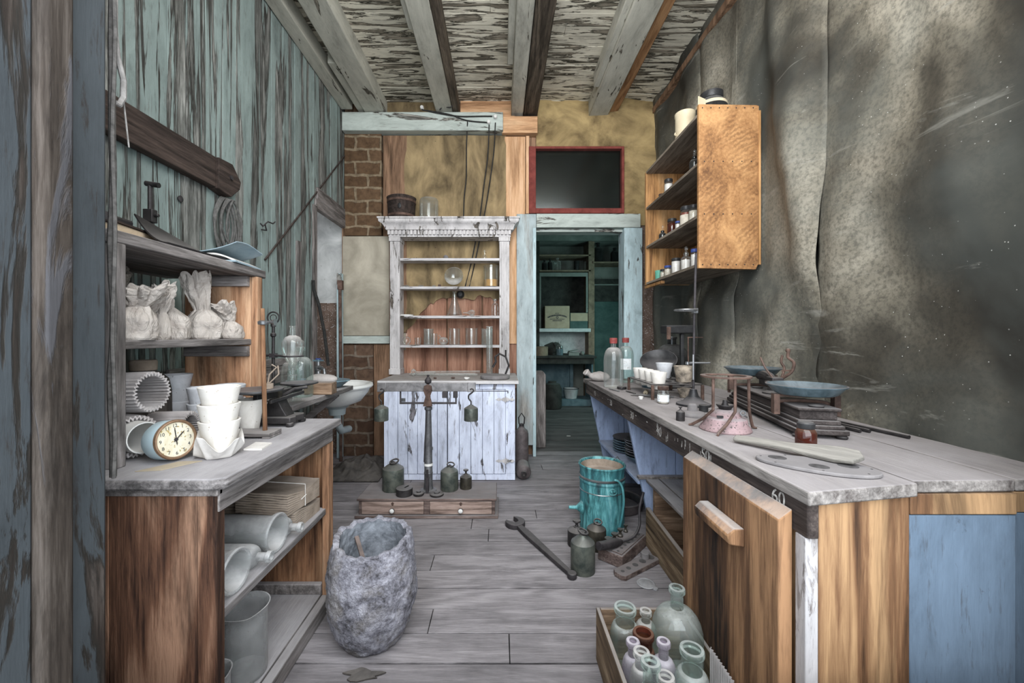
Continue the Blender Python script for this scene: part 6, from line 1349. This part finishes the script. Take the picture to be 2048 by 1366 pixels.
bottle('glass_vial', 'small clear bottle beside the blue bowl at the far end of the bench', 'bottle', (.99, 2.76, BT), .028, .135, .009, .035, g_clear, .03)
# tripod over a pink spirit burner
tr = thing('tripod', 'rusty iron tripod with a round ring top standing over the pink burner', 'tripod', (.768, 1.362, BT), 0)
MB().lathe([(.062,.180),(.078,.180),(.0785,.183),(.078,.186),(.062,.186),(.061,.183)], 48, closed=True).build('ring', m_rust, tr)
for a0, (fx, fy) in ((-150, (-.082,.060)), (-97, (-.066,-.078)), (-15, (.10,.012))):
    ca, sa = math.cos(math.radians(a0)), math.sin(math.radians(a0))
    p0 = Vector((.070*ca, .070*sa, .181)); p1 = Vector((.071*ca, .071*sa, .075)); p3 = Vector((fx, fy, .004)); p2 = p1.lerp(p3, .5) + Vector((0,0,-.004)); p4 = p3 + Vector((fx, fy, 0)).normalized()*.014
    MB().tube([p0, p1, p2, p3+Vector((0,0,.004)), Vector((p4.x, p4.y, .0035))], [.0048,.0048,.0048,.0052,.0035], 9).build('leg', m_rust, tr)
pb = thing('spirit_burner', 'squat pink enamelled spirit burner with a dark collar on the bench', 'burner', (.768, 1.365, BT), -.3)
MB().lathe([(0,0),(.078,0),(.080,.004),(.076,.012),(.068,.022),(.066,.038),(.063,.042),(.05,.047),(.044,.058),(.036,.066),(.024,.070),(0,.071)], 52).build('body', m_pink, pb)
MB().lathe([(0,.070),(.018,.070),(.020,.074),(.028,.084),(.026,.087),(.012,.082),(.008,.092),(.007,.102),(0,.102)], 32).build('collar', m_iron, pb)
MB().ring((.045,-.035,.066), .0075, .0022, 18, 6, 'y').tube([(.045,-.034,.060),(.06,-.02,.05)], .003, 6).build('filler_ring', m_steel, pb)
MB().box(-.035,-.016,-.052,-.046,.049,.056).build('vent', m_black, pb)
# large two-pan scale
bs = thing('beam_scale', 'large two-pan beam scale on a long moulded dark base along the bench', 'scale', (1.082, 1.575, BT), math.radians(-103.5))
# local: x runs from the far end (-) to the near end (+); y across
L2, W2 = .345, .072
mb = MB().box(-L2,L2,-W2,W2,.012,.028)
mb.box(-L2+.008,L2-.008,-W2+.007,W2-.007,.028,.040).box(-L2+.016,L2-.016,-W2+.014,W2-.014,.040,.054).box(-L2+.026,L2-.026,-W2+.02,W2-.02,.054,.083).box(-L2+.016,L2-.016,-W2+.012,W2-.012,.083,.093)
m_scalebase = wood('scale_base', (.022,.018,.017), (.055,.045,.042), (.10,.085,.08), 'X', 26, dust=.85, dc=(.22,.205,.20))
mb.build('base', m_scalebase, bs, bev=.004)
for a in (-L2+.02, L2-.02):
    for c in (-W2+.012, W2-.012): MB().lathe([(0,0),(.014,0),(.016,.006),(.010,.0118),(0,.0118)], 16, (a, c, 0)).build('foot', m_iron, bs)
MB().lathe([(0,.0935),(.042,.0935),(.042,.098),(.026,.106),(.022,.125),(.034,.134),(.034,.140),(.018,.144),(.014,.15),(0,.15)], 32).build('pillar', m_iron, bs)
mb = MB(); mb.bar((-.14,0,.128),(.13,0,.128),.014,.026).tube(smooth([Vector((-.15,0,.15)), Vector((-.10,0,.158)), Vector((-.04,0,.15)), Vector((-.01,0,.12))]), .018, 10).box(-.03,.03,-.02,.02,.12,.158)
mb.build('beam', m_iron, bs, bev=.003)
mb = MB()
for xx, dz in ((-.235, .022), (.235, .0)):
    mb = MB()
    for yy in (-.088, .088): mb.box(xx-.013,xx+.013,yy-.009,yy+.009,.055+dz,.124+dz)
    mb.tube(smooth([Vector((xx-.02,-.088,.06)), Vector((xx-.02,-.085,.085)), Vector((xx-.02,-.05,.098)), Vector((xx-.02,.05,.098)), Vector((xx-.02,.085,.085)), Vector((xx-.02,.088,.06))]), .0065, 8)
    mb.box(xx-.006,xx+.006,-.088,.088,.1145+dz,.123+dz)
    mb.build('pan_cradle', m_rust, bs, bev=.001)
for xx in (-.235+.06, .235+.07): MB().lathe([(0,.0935),(.02,.0935),(.021,.098),(.008,.101),(0,.102)], 20, (xx,0,0)).build('stop', m_iron, bs)
for xx, dz in ((-.235, .022), (.235, 0)):
    MB().lathe([(0,0),(.080,0),(.088,.004),(.105,.024),(.112,.029),(.113,.032),(.108,.033),(.088,.010),(.08,.0055),(0,.005)], 56, (xx, 0, .1245+dz)).build('pan', m_pandust, bs)
mb = MB().tube(smooth([Vector((-.02,.03,.15)), Vector((-.03,.045,.19)), Vector((-.045,.04,.215)), Vector((-.06,.05,.24))]), .005, 8)
mb.tube(smooth([Vector((-.02,.03,.15)), Vector((.005,.055,.18)), Vector((-.01,.07,.215)), Vector((-.035,.06,.235)), Vector((-.045,.066,.26))]), .0058, 8).ball((-.05,.066,.262), .009, 10, 7).bar((-.03,.036,.182),(.0,.06,.185),.006,.006)
mb.tube([(.02,-.01,.15),(-.05,-.015,.19),(-.09,-.018,.23)], .004, 7); mb.build('pointer', m_rust, bs)
# brown jar, paddle, oval plate, rods
jb = thing('brown_jar', 'small brown glass jar with a black lid on the near part of the bench', 'jar', (.868, 1.135, BT))
MB().lathe([(0,0),(.024,0),(.0255,.004),(.0255,.046),(.021,.056),(.019,.058),(0,.058)], 36).build('body', g_amber, jb)
MB().lathe([(0,.003),(.0235,.004),(.0235,.042),(.019,.05),(0,.05)], 32).build('contents', m_jarred, jb)
MB().lathe([(0,.0585),(.0205,.0585),(.0215,.062),(.0215,.073),(.018,.077),(0,.077)], 32).build('lid', m_lidblack, jb)
ov = thing('oval_plate', 'flat dusty oval iron plate with three shallow round recesses on the bench corner', 'plate', (.768, .975, BT), math.radians(-31))
def oval(s=1, n=48): return [(.122*s*math.cos(a), .062*s*math.sin(a)*(1+.12*math.cos(a))) for a in [2*PI*k/n for k in range(n)]]
MB().prism(oval(), .001, .009).build('body', m_dustdisc, ov, bev=.002)
mb = MB()
for (x, y) in ((-.075,.012),(.005,-.022),(.065,.018)): mb.lathe([(0,0),(.0175,0),(.0175,.0007),(0,.0007)], 24, (x, y, .0091), sx=1.15)
mb.build('recess', m_recess, ov)
mb = MB()
for k in range(7):
    a = 2*PI*k/7+.3; mb.lathe([(0,0),(.0022,0),(.0022,.0006),(0,.0006)], 8, (.112*math.cos(a), .054*math.sin(a), .0091))
mb.build('rivet_hole', m_black, ov)
pd = MB().prism([(-.15,-.011),(-.13,-.0125),(.0,-.016),(.05,-.028),(.10,-.032),(.135,-.026),(.150,.0),(.135,.026),(.10,.032),(.05,.028),(.0,.016),(-.13,.0125),(-.15,.011)], 0, .011).rough(.0012, 16, 1)
solo(pd, 'wooden_paddle', m_paddle, 'pale worn wooden paddle resting across the oval plate', 'paddle', (.786, 1.075, BT+.0165), bev=.003, rot=(.36, -.05, math.atan2(-.235, .150)))
RGd = 'metal rods by the right wall'
for k, (x, y, L) in enumerate(((1.17,1.52,.40),(1.20,1.50,.36),(1.235,1.50,.52))):
    solo(MB().tube([(0,-L/2,.006),(0,L/2,.006)], .0058, 9), 'metal_rod', m_iron, ('metal rod on the bench, nearest the large scale base','middle of three metal rods on the bench behind the large scale','longest metal rod on the bench, closest to the right wall')[k], 'rod', (x, y, BT), .10+.02*k, RGd)
# ================================================================ wall cupboard
k = thing('wall_cupboard', 'open plywood cupboard with four shelves fixed high on the right wall', 'cupboard', (1.2, 2.53, 1.45))
def pw(name, mb, mat, **kw): return mb.xf(Matrix.Translation((-1.2, -2.53, -1.45))).build(name, mat, k, **kw)
Y0, Y1, XA, XB = 2.130, 2.92, 1.058, 1.375
pw('end_panel', MB().prism([(XA,1.432),(XB-.012,1.425),(XB,1.455),(XB+.004,2.295),(XB-.01,2.30),(XA,2.305)], Y0, Y0+.018, 'y'), m_sawn, bev=.001)
pw('end_panel', MB().box(XA,XB,Y1-.018,Y1,1.44,2.255), m_cupb)
pw('back_strip', MB().box(XB+.002,XB+.012,Y0-.004,Y1,1.45,2.27), m_cupb)
mb = MB()
for (x, z) in [(XA+.02+.045*i, 2.285) for i in range(7)] + [(XA+.03+.05*i, 2.0) for i in range(6)] + [(XA+.03+.05*i, 1.72) for i in range(6)] + [(XA+.02+.045*i, 1.45) for i in range(7)]:
    mb.lathe([(0,0),(.0035,0),(.0035,.0008),(0,.0008)], 8, (x, Y0-.0002, z), M=Matrix.Rotation(PI/2, 4, 'X'))
pw('nail_head', mb, m_black)
SHC = (2.262, 2.0, 1.72, 1.458)
for z in SHC: pw('shelf', MB().box(XA+.002, XB, Y0+.019, Y1-.019, z-.016, z), m_cupbshelf, bev=.001)
solo(MB().box(0, .022, 0, .30, 0, .018), 'wall_cleat', m_cupb, 'thin wooden cleat under the far end of the wall cupboard', 'cleat', (1.06, 2.63, 1.416))
cr = thing('cream_crock', 'cream stoneware crock standing on top of the wall cupboard', 'crock', (1.17, 2.53, SHC[0]))
MB().lathe([(0,0),(.056,0),(.058,.004),(.058,.19),(.061,.196),(.061,.212),(.056,.216),(0,.216)], 40).build('body', m_cream, cr)
MB().tube([(-.06,-.012,.07),(-.07,-.012,.075),(-.066,-.012,.085)], .005, 6).build('lug', m_cream, cr)
dj = thing('dark_jar', 'big dark glass jar with a black screw lid on top of the wall cupboard', 'jar', (1.205, 2.28, SHC[0]))
MB().lathe([(0,0),(.08,0),(.083,.006),(.083,.10),(.075,.125),(.06,.145),(.055,.15),(0,.15)], 40).build('body', g_dark, dj)
MB().lathe([(0,.002),(.079,.004),(.079,.085),(0,.085)], 36).build('contents', m_black, dj)
MB().lathe([(0,.1505),(.058,.1505),(.06,.155),(.06,.185),(.054,.19),(0,.19)], 40).build('lid', m_lidblack, dj)
MB().lathe([(.0765,.113),(.0815,.104),(.0835,.110),(.079,.122)], 40, closed=True).build('dust_band', m_cream, dj)
solo(MB().box(-.03,.03,-.002,.002,0,.10), 'paper_card', m_cream, 'cream card standing at the near edge of the cupboard top', 'card', (1.095, 2.17, SHC[0]), .5)
JG = 'jars on the wall cupboard shelves'
def jar(label, px, z, r_, h, fm, lid, body=None, X=1.125, label_strip=None, fillh=.7):
    Y = X*F/(px-CX)
    j = thing('cupboard_jar', label, 'jar', (X, Y, z), 0, JG)
    MB().lathe([(0,0),(r_-.002,0),(r_,.003),(r_,h*.74),(r_*.80,h*.82),(0,h*.82)], 26).build('body', body or g_clear, j)
    MB().lathe([(0,.002),(r_-.0025,.003),(r_-.0025,h*fillh),(0,h*fillh)], 22).build('contents', fm, j)
    if lid: MB().lathe([(0,h*.821),(r_*.92,h*.821),(r_*.95,h*.84),(r_*.95,h*.97),(r_*.85,h),(0,h)], 26).build('lid', lid, j)
    if label_strip: MB().lathe([(r_+.0003,h*.15),(r_+.0009,h*.15),(r_+.0009,h*.6),(r_+.0003,h*.6)], 26, closed=True).build('paper_label', label_strip, j)
def stoppered(label, px, z, r_, h, mat, X=1.125, fill=None):
    Y = X*F/(px-CX); return bottle('cupboard_bottle', label, 'bottle', (X, Y, z), r_, h*.82, r_*.36, h*.16, mat, r_*.7, .003, stopper=True, n=26, group='stoppered bottles in the wall cupboard', fill=fill)
z2, z3, z4 = SHC[1]+.0005, SHC[2]+.0005, SHC[3]+.0005
# second shelf
jar('tiny white-filled jar with a dark lid, farthest on the upper cupboard shelf', 1323, z2, .020, .058, m_jarwhite, m_rust)
jar('white powder jar with a black lid on the upper cupboard shelf', 1337, z2, .028, .115, m_jarwhite, m_lidblack)
jar('white jar with a blue lid behind the black-lidded one on the upper cupboard shelf', 1350, z2, .024, .078, m_jarwhite, m_lidblue, X=1.20)
stoppered('dark stoppered bottle with a white label nearest the cupboard end panel, upper shelf', 1389, z2, .028, .115, g_dark, 1.11, (m_jarwhite, .04))
# third shelf
stoppered('small dark stoppered bottle, farthest on the middle cupboard shelf', 1325, z3, .024, .095, g_dark)
jar('brown-red jar with a black lid on the middle cupboard shelf', 1344, z3, .029, .115, m_jarred, m_lidblack, g_amber)
jar('low jar with a blue lid beside the brown-red jar on the middle cupboard shelf', 1356, z3, .018, .062, m_jarwhite, m_lidblue, X=1.107)
jar('tall black-lidded jar with a paper label on the middle cupboard shelf', 1372, z3, .033, .135, m_jarred, m_lidblack, None, 1.13, m_jarlabel)
jar('wide clear jar with a dark lid nearest the end panel on the middle cupboard shelf', 1387, z3, .028, .12, m_jarlabel, m_lidblack, X=1.14)
# bottom shelf
mbj = MB().lathe([(0,0),(.024,0),(.025,.002),(.027,.072),(.026,.074),(.0235,.072),(.022,.006),(0,.005)], 28)
solo(mbj, 'green_tumbler', m_jargreen, 'mint green tumbler at the far end of the bottom cupboard shelf', 'tumbler', (1.125, 1.125*F/318, z4))
jar('clear jar with a black lid beside the green tumbler on the bottom cupboard shelf', 1326, z4, .020, .072, m_jarlabel, m_lidblack)
jar('small labelled jar with a blue lid on the bottom cupboard shelf', 1336, z4, .025, .082, m_jarlabel, m_lidblue)
jar('slim jar with a blue lid behind the others on the bottom cupboard shelf', 1342, z4, .016, .072, m_jarlabel, m_lidblue, X=1.17)
jar('white porcelain-like jar with a black lid in the middle of the bottom cupboard shelf', 1352, z4, .029, .108, m_jarwhite, m_lidblack, fillh=.8)
stoppered('clear stoppered bottle of white powder on the bottom cupboard shelf', 1372, z4, .032, .14, g_clear, 1.125, (m_jarwhite, .07))
stoppered('dusty stoppered bottle just left of the white powder bottle on the bottom cupboard shelf', 1363, z4, .022, .11, g_dusty, 1.205)
jar('jar with a bright blue lid nearest the end panel on the bottom cupboard shelf', 1389, z4, .021, .105, m_jarwhite, m_lidblue, X=1.105)
